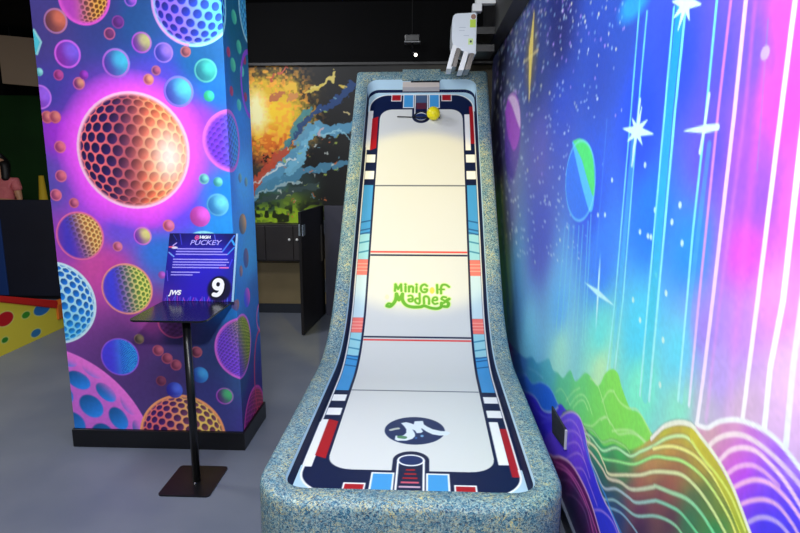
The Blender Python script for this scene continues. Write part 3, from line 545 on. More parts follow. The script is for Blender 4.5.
link('core', MB().box((PX0 + .004, PY0 + .004, .02), (PX1 - .004, PY1, 3.299)).mesh(), M_matt, pil)
link('baseboard', MB().box((PX0 - .008, PY0 - .02, .0), (PX1 + .014, PY1 + .01, .112), .003).mesh(), mat('black gloss plinth', (12, 12, 15), .35), pil)

# ------------------------------------------------------------------ the lane
AR = math.radians(47.7); RR = 1.07; LX = -.065; SE = 4.37
def prof(s):
    if s < 1.31: return (2.12 + s, .372, 0.)
    if s < 1.31 + RR * AR:
        a = (s - 1.31) / RR; return (3.43 + RR * math.sin(a), .372 + RR * (1 - math.cos(a)), a)
    t = s - 1.31 - RR * AR
    return (3.43 + RR * math.sin(AR) + t * math.cos(AR), .372 + RR * (1 - math.cos(AR)) + t * math.sin(AR), AR)
def on(u_, s_, h=0.):
    y, z, a = prof(s_); return Vector((LX + u_, y - math.sin(a) * h, z + math.cos(a) * h))
lane = root('mini_golf_lane', 'air-hockey-style mini golf lane curving up a steep ramp, cream bed in a blue speckled frame', 'mini golf lane', (LX, 3.4, 0))
us = np.linspace(-.487, .487, 320); ss = np.linspace(-.02, SE, 1150)
U_, S_ = np.meshgrid(us, ss, indexing='ij'); K = Paint(U_.reshape(-1), S_.reshape(-1), .0045)
NAVY = (10, 25, 64); RED = (166, 22, 34); BLUE = (66, 152, 214); PALE = (196, 222, 232); LIGHT = (150, 208, 222); CORAL = (240, 120, 112); CREAM = (214, 217, 215); WHITE = (240, 242, 242)
kp = lambda x: x
k_u = K.u; k_s = K.v; m = np.where(k_s < SE / 2, k_s, SE - k_s); au = np.abs(k_u)
AAp = .004
def ge(a, b): return np.clip((a - b) / AAp + .5, 0, 1)
def band(a, lo, hi): return ge(a, lo) * ge(-a, -hi)
ALL = slice(None)
K.C[:] = NAVY
side = band(au, .388, .466)
def blk(lo, hi, col, extra=1.): K.mix(ALL, col, side * band(m, lo, hi) * extra)
blk(.785, .875, WHITE); blk(.97, 1.06, WHITE); blk(1.125, 1.62, BLUE); blk(1.62, 1.86, LIGHT); blk(1.86, 2.0, CORAL); blk(2.0, 2.4, PALE)
for c_ in (1.50, 1.58, 1.615): 
    K.mix(ALL, (32, 96, 150), side * band(m - .25 * (au - .43), c_ - .007, c_ + .007))
for c_ in (1.70, 1.79): K.mix(ALL, (60, 140, 175), side * band(m - .25 * (au - .43), c_ - .007, c_ + .007))
for c_ in (1.90, 1.93, 1.96): K.mix(ALL, (250, 170, 160), side * band(m, c_ - .004, c_ + .004))
# white and red blocks near both ends
mm_ = m + .35 * (np.where(k_u < 0, au, -au) + .43 * np.where(k_u < 0, -1, 1))
wl = band(k_u, -.480, -.436) * band(m, .25, .73); K.mix(ALL, WHITE, wl)
K.mix(ALL, RED, band(k_u, -.440, -.386) * band(m - .5 * (au - .41), .335, .72))
K.mix(ALL, WHITE, band(k_u, .388, .434) * band(m, .30, .735)); K.mix(ALL, RED, band(k_u, .434, .474) * band(m, .20, .66))
# thin white line against the kerb
K.mix(ALL, WHITE, band(au, .468, .4765) * band(m, .2, 3)); K.mix(ALL, (20, 30, 60), band(au, .4765, .6) * band(m, .7, 3))
# pale corners outside the rounded navy end
def rr_sd(u0, lo, r):   # signed distance to a rounded end: half width u0, end at m = lo
    qx = np.maximum(au - (u0 - r), 0); qy = np.maximum((lo + r) - m, 0)
    return np.hypot(qx, qy) - r + np.minimum(np.maximum(au - u0, lo - m), 0) * (0)
sdo = rr_sd(.470, .045, .17); sel = (m < .26)
K.mix(ALL, (178, 212, 230), np.clip(sdo / AAp + .5, 0, 1) * sel); K.mix(ALL, WHITE, band(sdo, -.004, .006) * sel)
# playing panel
qx = np.maximum(au - (.371 - .11), 0); qy = np.maximum(.235 + .11 - m, 0); sdi = np.where((au < .371) & (m > .235), np.where((qx > 0) & (qy > 0), np.hypot(qx, qy) - .11, -1.), 1.)
K.mix(ALL, CREAM, np.clip(-sdi / AAp + .5, 0, 1))
inp = ge(.371, au)
K.mix(ALL, (88, 96, 110), inp * band(m, 1.124, 1.137))
K.mix(ALL, NAVY, inp * band(m, 1.812, 1.828)); K.mix(ALL, (225, 70, 70), inp * band(m, 1.782, 1.798))
# painted goals at both ends
for e in (0, 1):
    f = lambda s_: s_ if e == 0 else SE - s_
    g = 1 if e == 0 else -1
    K.disc((0, f(.325)), .082, .082, NAVY); 
    def rect(a0, a1, m0, m1, col): K.poly([(a0, f(m0)), (a1, f(m0)), (a1, f(m1)), (a0, f(m1))], col)
    rect(-.082, .082, .05, .32, NAVY)
    for sg in (-1, 1):
        rect(sg * .068, sg * .168, .035, .215, WHITE); rect(sg * .076, sg * .160, .045, .205, BLUE)
        rect(sg * .184, sg * .278, .035, .128, WHITE); rect(sg * .191, sg * .271, .045, .118, RED)
    rect(-.062, -.053, .04, .325, WHITE); rect(.053, .062, .04, .325, WHITE)
    K.disc((0, f(.325)), .062, .052, WHITE); K.disc((0, f(.325)), .053, .042, (22, 44, 96))
    if e == 0:
        for k, (hw, c_) in enumerate(((.046, WHITE), (.045, (200, 170, 190)), (.038, (215, 90, 110)), (.032, RED), (.026, RED), (.02, RED))):
            rect(-hw, hw, .065 + k * .034, .078 + k * .034, c_)
    else:
        rect(-.05, .05, .05, .15, (70, 95, 130)); rect(-.046, .046, .15, .23, (90, 40, 60))
# round team mark
K.disc((0.010, .625), .150, .152, (16, 40, 88))
K.poly([(-0.062,0.702),(-0.036,0.714),(-0.015,0.704),(0.003,0.69),(0.007,0.726),(0.05,0.733),(0.055,0.692),(0.072,0.668),(0.099,0.64),(0.138,0.622),(0.172,0.619),(0.187,0.604),(0.171,0.577),(0.132,0.573),(0.098,0.584),(0.068,0.614),(0.045,0.647),(0.042,0.642),(0.052,0.611),(0.042,0.597),(0.021,0.593),(0.011,0.621),(-0.001,0.633),(0.012,0.588),(0.013,0.56),(0.001,0.532),(-0.028,0.512),(-0.07,0.509),(-0.084,0.521),(-0.082,0.563),(-0.066,0.556),(-0.043,0.567),(-0.031,0.595),(-0.033,0.634),(-0.043,0.663)], (216, 228, 234))
K.stroke([(-0.109,0.622),(-0.089,0.634),(-0.074,0.64)], .02, (200, 205, 190), .9); K.stroke([(-0.06,0.549),(-0.04,0.544)], .03, (60, 120, 80), .9)
K.disc([(0.047,0.564)][0], .008, .012, (110, 160, 200)); K.disc([(0.018,0.542)][0], .006, .01, (60, 110, 170))
# green club lettering
GR = (88, 168, 48); GL = (205, 232, 160)
letters = []
def lt(t, w=.018): letters.append((t, w))
lt([(-0.171,2.234),(-0.17,2.285),(-0.169,2.29)]); lt([(-0.169,2.29),(-0.149,2.251)]); lt([(-0.149,2.251),(-0.128,2.29)]); lt([(-0.128,2.29),(-0.123,2.234)])
lt([(-0.094,2.273),(-0.093,2.231)]); lt([(-0.096,2.292),(-0.094,2.29)])
lt([(-0.067,2.231),(-0.068,2.274)]); lt([(-0.068,2.261),(-0.053,2.275),(-0.038,2.265),(-0.038,2.227)]); lt([(-0.012,2.27),(-0.012,2.227)]); lt([(-0.013,2.291),(-0.012,2.288)])
lt([(0.065,2.279),(0.047,2.292),(0.025,2.279),(0.02,2.253),(0.033,2.228),(0.058,2.228),(0.066,2.249),(0.047,2.251)])
lt([(0.14,2.289),(0.142,2.221)]); lt([(0.169,2.217),(0.169,2.263),(0.18,2.289),(0.206,2.29),(0.228,2.273)]); lt([(0.158,2.251),(0.191,2.251)], .015)
# second line
lt([(-0.224,2.105),(-0.202,2.101),(-0.181,2.123),(-0.164,2.158),(-0.159,2.209)], .026); lt([(-0.226,2.114),(-0.214,2.127),(-0.196,2.123)], .018); lt([(-0.159,2.209),(-0.139,2.158)], .026); lt([(-0.139,2.158),(-0.115,2.209)], .022); lt([(-0.115,2.209),(-0.113,2.158),(-0.086,2.116),(-0.042,2.099),(0.016,2.1),(0.038,2.109)], .026)
lt([(-0.07,2.193),(-0.052,2.197),(-0.04,2.185),(-0.04,2.151),(-0.061,2.146),(-0.069,2.163),(-0.044,2.168)], .016)
lt([(0.011,2.215),(0.012,2.134),(-0.01,2.134),(-0.021,2.155),(-0.011,2.172),(0.011,2.168)], .017)
lt([(0.045,2.13),(0.044,2.182),(0.066,2.19),(0.081,2.169),(0.081,2.127)], .018)
lt([(0.11,2.157),(0.139,2.161),(0.136,2.183),(0.114,2.178),(0.106,2.148),(0.121,2.127),(0.143,2.132)], .016)
lt([(0.205,2.184),(0.183,2.187),(0.172,2.17),(0.19,2.158),(0.194,2.141),(0.168,2.128)], .017); lt([(0.227,2.171),(0.208,2.154),(0.223,2.133),(0.215,2.107),(0.19,2.106)], .024)
lt([(0.052,2.109),(0.096,2.092),(0.139,2.087),(0.168,2.102),(0.172,2.136)], .024)
for t, w in letters: K.stroke(t, w + .016, GL, .9)
for t, w in letters: K.stroke(t, w, GR, 1, w2=w)
c, = [(0.103,2.241)]; K.disc(c, .019, .028, (245, 205, 90)); K.disc([(-0.228,2.182)][0], .015, .02, (235, 215, 190))
P3 = np.zeros((len(us), len(ss), 3)); 
for j, s_ in enumerate(ss):
    y, z, a = prof(s_); P3[:, j, 0] = LX + us; P3[:, j, 1] = y; P3[:, j, 2] = z
link('playing_surface', grid_mesh(P3, K.C), M_lane, lane, True)
# painted outline and speckled frame follow the same rounded path
def ring_path(t, rad, ext=.085, rt_=None):
    hw = .50 + t; s0 = -.034 - t; s1 = SE + ext + t; rad_ = rad
    out = []
    def lineto(a, b, n):
        for k in range(n): f = k / n; out.append((a[0] + (b[0] - a[0]) * f, a[1] + (b[1] - a[1]) * f))
    rt_ = rad if rt_ is None else rt_
    def arc(cx, cy, a0, rad=rad):
        for k in range(10): a = math.radians(a0 + 90 * k / 10); out.append((cx + rad * math.cos(a), cy + rad * math.sin(a)))
    arc(-hw + rad, s0 + rad, 180); lineto((-hw + rad, s0), (hw - rad, s0), 14)
    arc(hw - rad, s0 + rad, 270); lineto((hw, s0 + rad), (hw, s1 - rt_), 150)
    arc(hw - rt_, s1 - rt_, 0, rt_); lineto((hw - rt_, s1), (-hw + rt_, s1), 14)
    arc(-hw + rt_, s1 - rt_, 90, rt_); lineto((-hw, s1 - rt_), (-hw, s0 + rad), 150)
    return out
HR = .072
def ring(t, h, rad, ext=.085, rt_=None): return [on(a, b, h) for a, b in ring_path(t, rad, ext, rt_)]
def loft(rings, m_, name, parent, smooth=True, cols=None):
    n = len(rings[0]); me = bpy.data.meshes.new(name); vs = [v for r in rings for v in r]
    fs = [(i * n + k, i * n + (k + 1) % n, (i + 1) * n + (k + 1) % n, (i + 1) * n + k) for i in range(len(rings) - 1) for k in range(n)]
    me.from_pydata([tuple(v) for v in vs], [], fs)
    if cols is not None:
        at = me.color_attributes.new('print', 'FLOAT_COLOR', 'POINT')
        c = np.ones((len(vs), 4), np.float32); c[:, :3] = lin(np.array(cols)); at.data.foreach_set('color', c.reshape(-1))
    return link(name, me, m_, parent, smooth)
rg = []; cs = []
path = ring_path(0, .10)
for (t, h, ext, kind) in ((-.016, -.002, 0., 0), (-.011, .016, .018, 0), (-.0105, .018, .020, 1), (-.004, .052, .065, 1), (-.0035, .054, .067, 2), (.002, HR - .005, .085, 2)):
    rg.append(ring(t, h, .10, ext))
    for (a, b) in path:
        top = b > SE - .02
        cs.append((176, 208, 226) if (kind == 2 or (top and kind == 1)) else NAVY)
loft(rg, printed('cushion vinyl', .6, .1), 'cushion_wall', lane, False, cs)
# speckle laminate
M_sp = mat('blue marbled laminate', (90, 130, 150), .5, 0, .35)
nt = M_sp.node_tree; N = nt.nodes; L = nt.links; bs = N['Principled BSDF']
tc = N.new('ShaderNodeTexCoord')
def noise(sc, det=6, dist=0., rough=.6):
    n = N.new('ShaderNodeTexNoise'); n.inputs['Scale'].default_value = sc; n.inputs['Detail'].default_value = det; n.inputs['Distortion'].default_value = dist; n.inputs['Roughness'].default_value = rough
    L.new(tc.outputs['Object'], n.inputs['Vector']); return n
def ramp(src, stops):
    r = N.new('ShaderNodeValToRGB'); cr = r.color_ramp
    while len(cr.elements) < len(stops): cr.elements.new(.5)
    for e, (p, c) in zip(cr.elements, stops): e.position = p; e.color = (*c, 1)
    L.new(src, r.inputs['Fac']); return r
def mixc(f, a, b):
    x = N.new('ShaderNodeMix'); x.data_type = 'RGBA'; L.new(f, x.inputs['Factor']); 
    for s_, v in (('A', a), ('B', b)):
        i = [k for k in x.inputs if k.name == s_ and k.type == 'RGBA'][0]
        if isinstance(v, tuple): i.default_value = (*v, 1)
        else: L.new(v, i)
    return [o for o in x.outputs if o.type == 'RGBA'][0]
l3 = lambda c: tuple(lin(c))
base = ramp(noise(105, 7, .8, .75).outputs['Fac'], [(.36, l3((10, 30, 62))), (.44, l3((34, 82, 116))), (.51, l3((74, 128, 150))), (.58, l3((132, 168, 176))), (.68, l3((200, 220, 210)))])
z0 = (0., 0., 0.); z1 = (1., 1., 1.)
v1 = ramp(noise(11, 4, 2.5, .7).outputs['Fac'], [(.486, z0), (.495, z1), (.503, z1), (.512, z0)])
v2 = ramp(noise(24, 5, 2., .7).outputs['Fac'], [(.482, z0), (.495, z1), (.505, z1), (.518, z0)])
v3 = ramp(noise(34, 2, 2.0).outputs['Fac'], [(.484, z0), (.497, z1), (.503, z1), (.516, z0)])
brk = ramp(noise(9, 2, 0).outputs['Fac'], [(.42, z0), (.58, z1)])
def mul(a, b):
    q = N.new('ShaderNodeMath'); q.operation = 'MULTIPLY'; L.new(a, q.inputs[0])
    if isinstance(b, float): q.inputs[1].default_value = b
    else: L.new(b, q.inputs[1])
    return q.outputs[0]
c1 = mixc(mul(v3.outputs['Color'], .6), base.outputs['Color'], l3((24, 52, 84)))
c2 = mixc(mul(v2.outputs['Color'], .75), c1, l3((226, 228, 196)))
c3 = mixc(mul(mul(v1.outputs['Color'], brk.outputs['Color']), .95), c2, l3((240, 222, 130)))
L.new(c3, bs.inputs['Base Color'])
bp = N.new('ShaderNodeBump'); bp.inputs['Strength'].default_value = .25; bp.inputs['Distance'].default_value = .003
L.new(noise(55, 8, 1.2, .75).outputs['Fac'], bp.inputs['Height']); L.new(bp.outputs['Normal'], bs.inputs['Normal'])
rims = [ring(.002, HR - .005, .10), ring(.005, HR, .104), ring(.060, HR + .001, .17, .085, .06), ring(.090, HR - .002, .215, .095, .04), ring(.104, HR - .010, .235, .10, .03), ring(.111, HR - .024, .243, .105, .03), ring(.113, HR - .045, .246, .105, .03)]
o_ = rims[-1]
for f in (.25, .5, .75, 1.0):
    rims.append([Vector((p.x, p.y, p.z * (1 - f) + .002 * f)) for p in o_])
loft(rims, M_sp, 'speckled_frame', lane, True)
# backstop block set in the top rail, with its slot
a_, b_ = on(-.165, SE + .004, 0), on(.165, SE + .004, 0)
def obox(u0, u1, s0, s1, h0, h1, bev=.003):
    mbx = MB(); c = on((u0 + u1) / 2, (s0 + s1) / 2, (h0 + h1) / 2); d = ((u1 - u0), (s1 - s0), (h1 - h0))
    mbx.box((-d[0] / 2, -d[1] / 2, -d[2] / 2), (d[0] / 2, d[1] / 2, d[2] / 2), bev); me = mbx.mesh()
    me.transform(Matrix.Translation(c) @ Matrix.Rotation(prof((s0 + s1) / 2)[2], 4, 'X')); return me
link('backstop_block', obox(-.18, .175, SE + .075, SE + .222, .02, .074), M_sp, lane)
link('return_slot', obox(-.175, .165, SE - .004, SE + .076, .0, .058, .001), mat('pale slot board', (205, 196, 190), .6), lane, label='pale slot under the speckled block at the top')
link('slot_lip', obox(-.10, .168, SE + .058, SE + .0765, .045, .062, .001), M_black, lane)
# cup at the top goal
cupc = on(0, 4.045, .0); nrm = Vector((0, -math.sin(AR), math.cos(AR)))
link('hole_cup', MB().lathe(cupc, nrm, [(.050, -.02), (.062, .0005), (.066, .004), (.060, .006), (.052, .004), (.050, -.004), (.03, -.005)]).mesh(), mat('dark cup rim', (20, 26, 44), .3), lane, True)
link('pin_rod', MB().cyl(on(-.215, 4.035, .009), on(.17, 4.02, .009), .0048).mesh(), M_black, lane, True)
BR = .060; bc = on(.110, 4.02, BR + .0015)
yb = bmesh.new(); bmesh.ops.create_uvsphere(yb, u_segments=64, v_segments=40, radius=BR)
for v_ in yb.verts:
    d_ = v_.co.normalized(); w_ = math.sin(d_.x * 7 + 1.5 * math.sin(d_.z * 4)); v_.co = d_ * (BR - .0022 * max(0., w_) ** 4 - .0018 * max(0., math.cos(d_.z * 9)) ** 6)
yme = bpy.data.meshes.new('ball'); yb.to_mesh(yme); yb.free(); yme.transform(Matrix.Translation(bc))
tag(link('yellow_ball', yme, mat('yellow foam rubber', (240, 226, 14), .4), None, True), 'bright yellow ball with pressed grooves resting on the ramp beside the upper goal', 'ball')

# ------------------------------------------------------------------ sign stand
sx, sy = -1.235, 2.86
sd = root('sign_stand', 'black metal floor stand with thin post and flat tray in front of the pillar', 'sign stand', (sx, sy, 0))
def plate(name, cx, cy, w, d, z0, z1, r, parent, tilt=0., skew=0.):
    m_ = MB(); pts = rrect(w, d, r)
    pr = [(cx + x + skew * y, cy + y, z0 + tilt * y) for x, y in pts]; m_.prism(pr, (0, 0, z1 - z0)); me = m_.mesh()
    return link(name, me, M_black, parent)
plate('base', -1.240, 2.85, .272, .30, 0.0005, .008, .022, sd)
link('post', MB().cyl((-1.225, 2.845, .008), (-1.225, 2.845, .916), .0205, n=32).mesh(), M_black, sd, True)
link('foot_screw', MB().lathe((-1.222, 2.815, .008), (0, 0, 1), [(.007, 0), (.007, .004), (.003, .007)], 16).mesh(), mat('steel screw', (190, 190, 195), .25, 1.), sd, True)
M_tray = mat('satin black tray', (17, 17, 24), .22, 0, .6)
m_ = MB(); tp = rrect(.39, .43, .04)
m_.prism([(-1.277 + x, 2.945 + y, .916) for x, y in tp], (0, 0, .009)); link('tray', m_.mesh(), M_tray, sd)
link('tray_lip', MB().box((-1.462, 3.146, .9255), (-1.092, 3.157, .94), .002).mesh(), M_tray, sd)
# sign board standing on the tray's back edge
q = [np.array(v) for v in ((-1.475, 3.132, .9265), (-1.083, 3.132, .9265), (-1.050, 3.165, 1.302), (-1.420, 3.165, 1.302))]
sg = root('sign_board', 'blue printed instruction board with a big white number 9, propped on the black tray', 'sign', (-1.27, 3.13, .9265))
nu, nv = 260, 260; G0 = np.linspace(0, 1, nu); G1 = np.linspace(0, 1, nv); ga, gb = np.meshgrid(G0, G1, indexing='ij')
T = Paint(ga.reshape(-1), gb.reshape(-1), .005)
T.C = T.field([((.5, .5), (42, 30, 195)), ((.2, .6), (45, 30, 190)), ((.8, .6), (45, 35, 205)), ((0, 1), (15, 12, 70)), ((1, 1), (14, 14, 80)), ((.5, 1.02), (22, 16, 110)), ((0, .5), (30, 24, 140)), ((1, .5), (30, 40, 150)), ((.5, .1), (45, 25, 190)), ((0, 0), (70, 30, 150)), ((1, 0), (40, 30, 150))], None, .12, 1.5)
for (a, b, c_, d_, w, col) in ((.82, .74, .98, .97, .022, (70, 130, 235)), (.90, .70, .99, .80, .02, (60, 150, 240)), (.02, .72, .10, .66, .02, (120, 170, 250)), (.16, .99, .20, .84, .015, (60, 60, 210)), (.06, .98, .12, .90, .01, (40, 60, 180)), (.95, .90, .99, .84, .03, (50, 170, 245)), (.97, .62, .93, .50, .02, (60, 60, 225)), (.02, .45, .05, .30, .01, (110, 90, 235)), (.68, .98, .72, .84, .012, (90, 110, 235))):
    T.stroke([(a, b), (c_, d_)], w, col, .9, smooth=False)
for k in range(26):
    a = .04 + k * .036; T.stroke([(a, .0), (a + rng.uniform(-.03, .03), rng.uniform(.03, .09))], .014, [(130, 80, 230), (90, 130, 250), (200, 80, 200)][k % 3], .7, smooth=False)
T.disc((.81, .185), .17, .19, (14, 12, 40), .9, blur=.03)
for k, (y_, x0, x1) in enumerate(((.775, .14, .80), (.735, .13, .82), (.695, .13, .90), (.62, .10, .90), (.58, .10, .92), (.54, .10, .88), (.50, .10, .78), (.43, .09, .50), (.39, .09, .40))):
    a = x0
    while a < x1:
        wd = rng.uniform(.02, .075); b = min(a + wd, x1); T.stroke([(a, y_), (b, y_)], .017, (175, 165, 250), .95, smooth=False); a = b + .012
T.stroke([(.80, .50), (.92, .50)], .02, (240, 120, 190), 1, smooth=False)
T.disc((.42, .94), .034, .034, (240, 90, 120)); T.ring((.42, .94), .018, .018, .008, (90, 40, 190))
T.disc((.06, .80), .055, .014, (225, 90, 130), .95); T.disc((.10, .79), .045, .018, (235, 230, 245), .9); T.stroke([(.07, .82), (.12, .86)], .018, (190, 170, 240), .9, smooth=False)
tn = np.radians(np.linspace(0, 360, 41)); lp = np.stack([.79 + .057 * np.cos(tn), .255 + .062 * np.sin(tn)], 1)
tl = [(.850, .255), (.847, .19), (.825, .13), (.785, .097), (.738, .103)]
for w_, c_ in ((.105, (8, 8, 26)), (.062, (248, 248, 252))):
    T.stroke(lp, w_, c_, 1, smooth=False); T.stroke(tl, w_, c_, 1)
T.disc((.79, .255), .027, .032, (8, 8, 26))
def quad(a, b, off=0.):
    lo = q[0][None] * (1 - a)[:, None] + q[1][None] * a[:, None]; hi = q[3][None] * (1 - a)[:, None] + q[2][None] * a[:, None]
    r = lo * (1 - b)[:, None] + hi * b[:, None]; r[:, 1] -= off; return r
pp_ = quad(T.u, T.v, .0035).reshape(nu, nv, 3)
link('printed_face', grid_mesh(pp_, T.C), printed('printed sign card', .3, .5), sg)
link('backing', MB().prism([tuple(q[k] + np.array((0, -.0022, 0))) for k in range(4)], (0, .004, 0)).mesh(), M_black, sg)
link('acrylic_edge', MB().prism([tuple(q[1] + np.array((.001, -.004, 0))), tuple(q[1] + np.array((.012, -.004, 0))), tuple(q[2] + np.array((.012, -.004, 0))), tuple(q[2] + np.array((.001, -.004, 0)))], (0, .006, 0)).mesh(), mat('clear acrylic', (150, 190, 225), .1), sg)
def text(name, body, fa, fb, size, m_, parent, bold=0., ext=.0008, italic=0., sx_=1., lift=.0062, al='CENTER'):
    cu = bpy.data.curves.new(name, 'FONT'); cu.body = body; cu.size = size; cu.align_x = al; cu.align_y = 'CENTER'; cu.offset = bold; cu.extrude = ext; cu.shear = italic
    to = bpy.data.objects.new(name, cu); COL.objects.link(to); bpy.context.view_layer.update()
    me = bpy.data.meshes.new_from_object(to.evaluated_get(bpy.context.evaluated_depsgraph_get())); bpy.data.objects.remove(to)
    org = quad(np.array([fa]), np.array([fb]), lift)[0]; ux = (q[1] - q[0]); ux = ux / np.linalg.norm(ux) * sx_; vy = (q[3] + q[2] - q[0] - q[1]); vy /= np.linalg.norm(vy)
    n_ = np.cross(ux / sx_, vy); M4 = Matrix(((ux[0], vy[0], n_[0], org[0]), (ux[1], vy[1], n_[1], org[1]), (ux[2], vy[2], n_[2], org[2]), (0, 0, 0, 1)))
    me.transform(M4); return link(name, me, m_, parent)
M_ink = mat('white ink', (245, 245, 250), .5); M_ink2 = mat('lilac ink', (170, 160, 245), .5)
text('title', 'PUCKEY', .55, .866, .038, M_ink2, sg, .0005, italic=.25, sx_=1.22)
text('title_top', 'HIGH', .545, .945, .022, M_ink, sg, .0008, sx_=1.15)
text('maker_mark', 'JWS', .175, .125, .036, M_ink, sg, .0016, italic=.2, sx_=1.0)

# ------------------------------------------------------------------ air conditioner and its junction box on the beam
ac = root('air_conditioner', 'white air conditioner with open metallic louvres, hung high beside the black beam', 'air conditioner', (.31, 5.2, 2.6))
pr = [(0.3946, 2.9053), (0.2275, 2.8997), (0.2061, 2.8904), (0.1950, 2.8654), (0.1913, 2.7029), (0.1987, 2.6611), (0.2275, 2.6332), (0.2786, 2.6026), (0.3343, 2.5840), (0.3946, 2.5729)]
link('casing', MB().prism([(x, 5.2, z) for x, z in pr], (0, .46, 0), .006).mesh(), mat('white gloss casing', (222, 230, 238), .3), ac)
M_gl = mat('grey louvre metal', (92, 88, 86), .3, .4); M_wl = mat('white louvre edge', (235, 238, 240), .3)
for (x0, z0, x1, z1, mm) in ((0.1996, 2.6518, 0.1486, 2.4614, M_wl), (0.2303, 2.6286, 0.1857, 2.4754, M_gl), (0.2953, 2.6026, 0.2489, 2.4475, M_wl), (0.3436, 2.5868, 0.3018, 2.4521, M_gl)):
    link('louvre', MB().prism([(x0, 5.205, z0), (x0 + .042, 5.205, z0), (x1 + .046, 5.205, z1), (x1, 5.205, z1)], (0, .34, 0), .002).mesh(), mm, ac)
for z0 in (2.60, 2.74): link('mounting_bracket', MB().box((.396, 5.22, z0), (.549, 5.62, z0 + .055)).mesh(), M_black, ac)
def stk(name, cx, cz, rx, rz, col, rd=False, f=0.):
    m_ = MB()
    if rd: m_.cyl((cx, 5.1985 - f, cz), (cx, 5.2005, cz), rx)
    else: m_.box((cx - rx, 5.1985, cz - rz), (cx + rx, 5.2005, cz + rz))
    return link(name, m_.mesh(), mat(name + ' ink', col, .4), ac)
stk('energy_sticker', 0.3640, 2.8189, 0.0241, 0.0316, (190, 220, 60), False)
stk('round_sticker', 0.3677, 2.8719, 0.0204, 0.0186, (150, 110, 90), True)
stk('small_sticker', 0.3482, 2.6750, 0.0204, 0.0241, (205, 230, 150), False)
stk('sticker_dot', 0.3491, 2.6759, 0.0093, 0.0093, (40, 70, 50), True, .002)
M_gi = mat('grey ink', (180, 190, 205), .5)
for x0, x1, z0 in ((.251, .306, 2.786), (.251, .297, 2.763), (.288, .334, 2.721)): link('printed_line', MB().box((x0, 5.1985, z0), (x1, 5.2005, z0 + .004)).mesh(), M_gi, ac)
jb = root('junction_box', 'small white plastic connection box above the air conditioner on the beam', 'junction box', (.42, 5.2, 2.95))
link('box_body', MB().box((.357, 5.18, 2.912), (.436, 5.28, 2.972), .006).mesh(), M_white, jb); link('duct', MB().box((.38, 5.19, 2.973), (.549, 5.27, 3.047), .005).mesh(), M_white, jb)

# ceiling spotlight
sp = root('ceiling_spotlight', 'small black spotlight with lit white tip hanging above the top of the lane', 'spotlight', (-.16, 6.05, 3.3))
link('drop_rod', MB().cyl((-.16, 6.05, 2.90), (-.16, 6.05, 3.3), .009).mesh(), M_matt, sp)
link('driver_box', MB().box((-.235, 6.0, 2.835), (-.09, 6.10, 2.90), .006).mesh(), M_black, sp)
link('mount_plate', MB().box((-.24, 5.99, 2.822), (-.085, 6.11, 2.834), .002).mesh(), mat('grey mount plate', (110, 112, 115), .4), sp)
link('arm', MB().cyl((-.165, 6.04, 2.822), (-.15, 6.0, 2.735), .008).mesh(), M_black, sp)
hd = link('lamp_head', MB().cyl((-.165, 6.03, 2.755), (-.128, 5.95, 2.700), .020).mesh(), M_black, sp, True)
d_ = Vector((.037, -.08, -.055)).normalized()
link('lit_tip', MB().cyl(Vector((-.128, 5.95, 2.700)), Vector((-.128, 5.95, 2.700)) + d_ * .006, .016).mesh(), mat('lit lamp face', (255, 250, 240), .4, emit=(255, 245, 230), es=3.), hd)

# ------------------------------------------------------------------ gate and half walls at the back
gt = root('swing_gate', 'black waist-high swing gate standing open beside the speckled lane', 'gate', (-1.13, 6.36, 0))
gm_ = MB().prism([(-1.198, 5.507, .012), (-1.225, 5.507, .012), (-1.158, 6.35, .012), (-1.131, 6.35, .012)], (0, 0, 1.205), .003)
link('leaf', gm_.mesh(), noisy('black laminate', (16, 15, 20), (22, 20, 26), 3, .4), gt)
link('lock_plate', MB().box((-1.207, 5.498, .99), (-1.222, 5.506, 1.10), .002).box((-1.236, 5.56, .97), (-1.222, 5.66, 1.09), .003).mesh(), mat('pale lock plate', (170, 185, 200), .3, .6), gt)
link('latch', MB().cyl((-1.193, 5.56, 1.02), (-1.2, 5.56, 1.08), .008).box((-1.197, 5.53, .98), (-1.186, 5.64, 1.09), .003).mesh(), mat('steel latch', (175, 190, 205), .3, .5), gt)
M_hg = mat('steel hinge', (140, 150, 165), .3, .8)
for z0 in (.25, .90): link('hinge', MB().cyl((-1.126, 6.368, z0), (-1.126, 6.368, z0 + .15), .010).mesh(), M_hg, gt)
M_hw = noisy('slate laminate', (50, 50, 66), (56, 56, 74), 3, .5)
tag(link('half_wall', MB().box((-1.115, 6.30, .0005), (-.70, 6.37, 1.215), .003).mesh(), M_hw), 'slate grey waist-high partition between the open black gate and the lane', 'partition')
hw = root('half_wall', 'long dark navy waist-high partition in the far left, in front of the person in pink', 'partition', (-5.5, 6.9, 0))
link('panel', MB().box((-7.2, 6.9, .04), (-2.4, 6.98, 1.225), .004).mesh(), M_navy, hw)
link('plinth', MB().box((-7.2, 6.91, .0), (-2.4, 6.97, .04)).mesh(), M_black, hw)
link('blue_edge_panel', MB().box((-5.6, 6.88, .05), (-5.185, 6.899, 1.0), .003).mesh(), mat('mid blue laminate', (28, 62, 130), .5), hw, label='mid blue end panel')

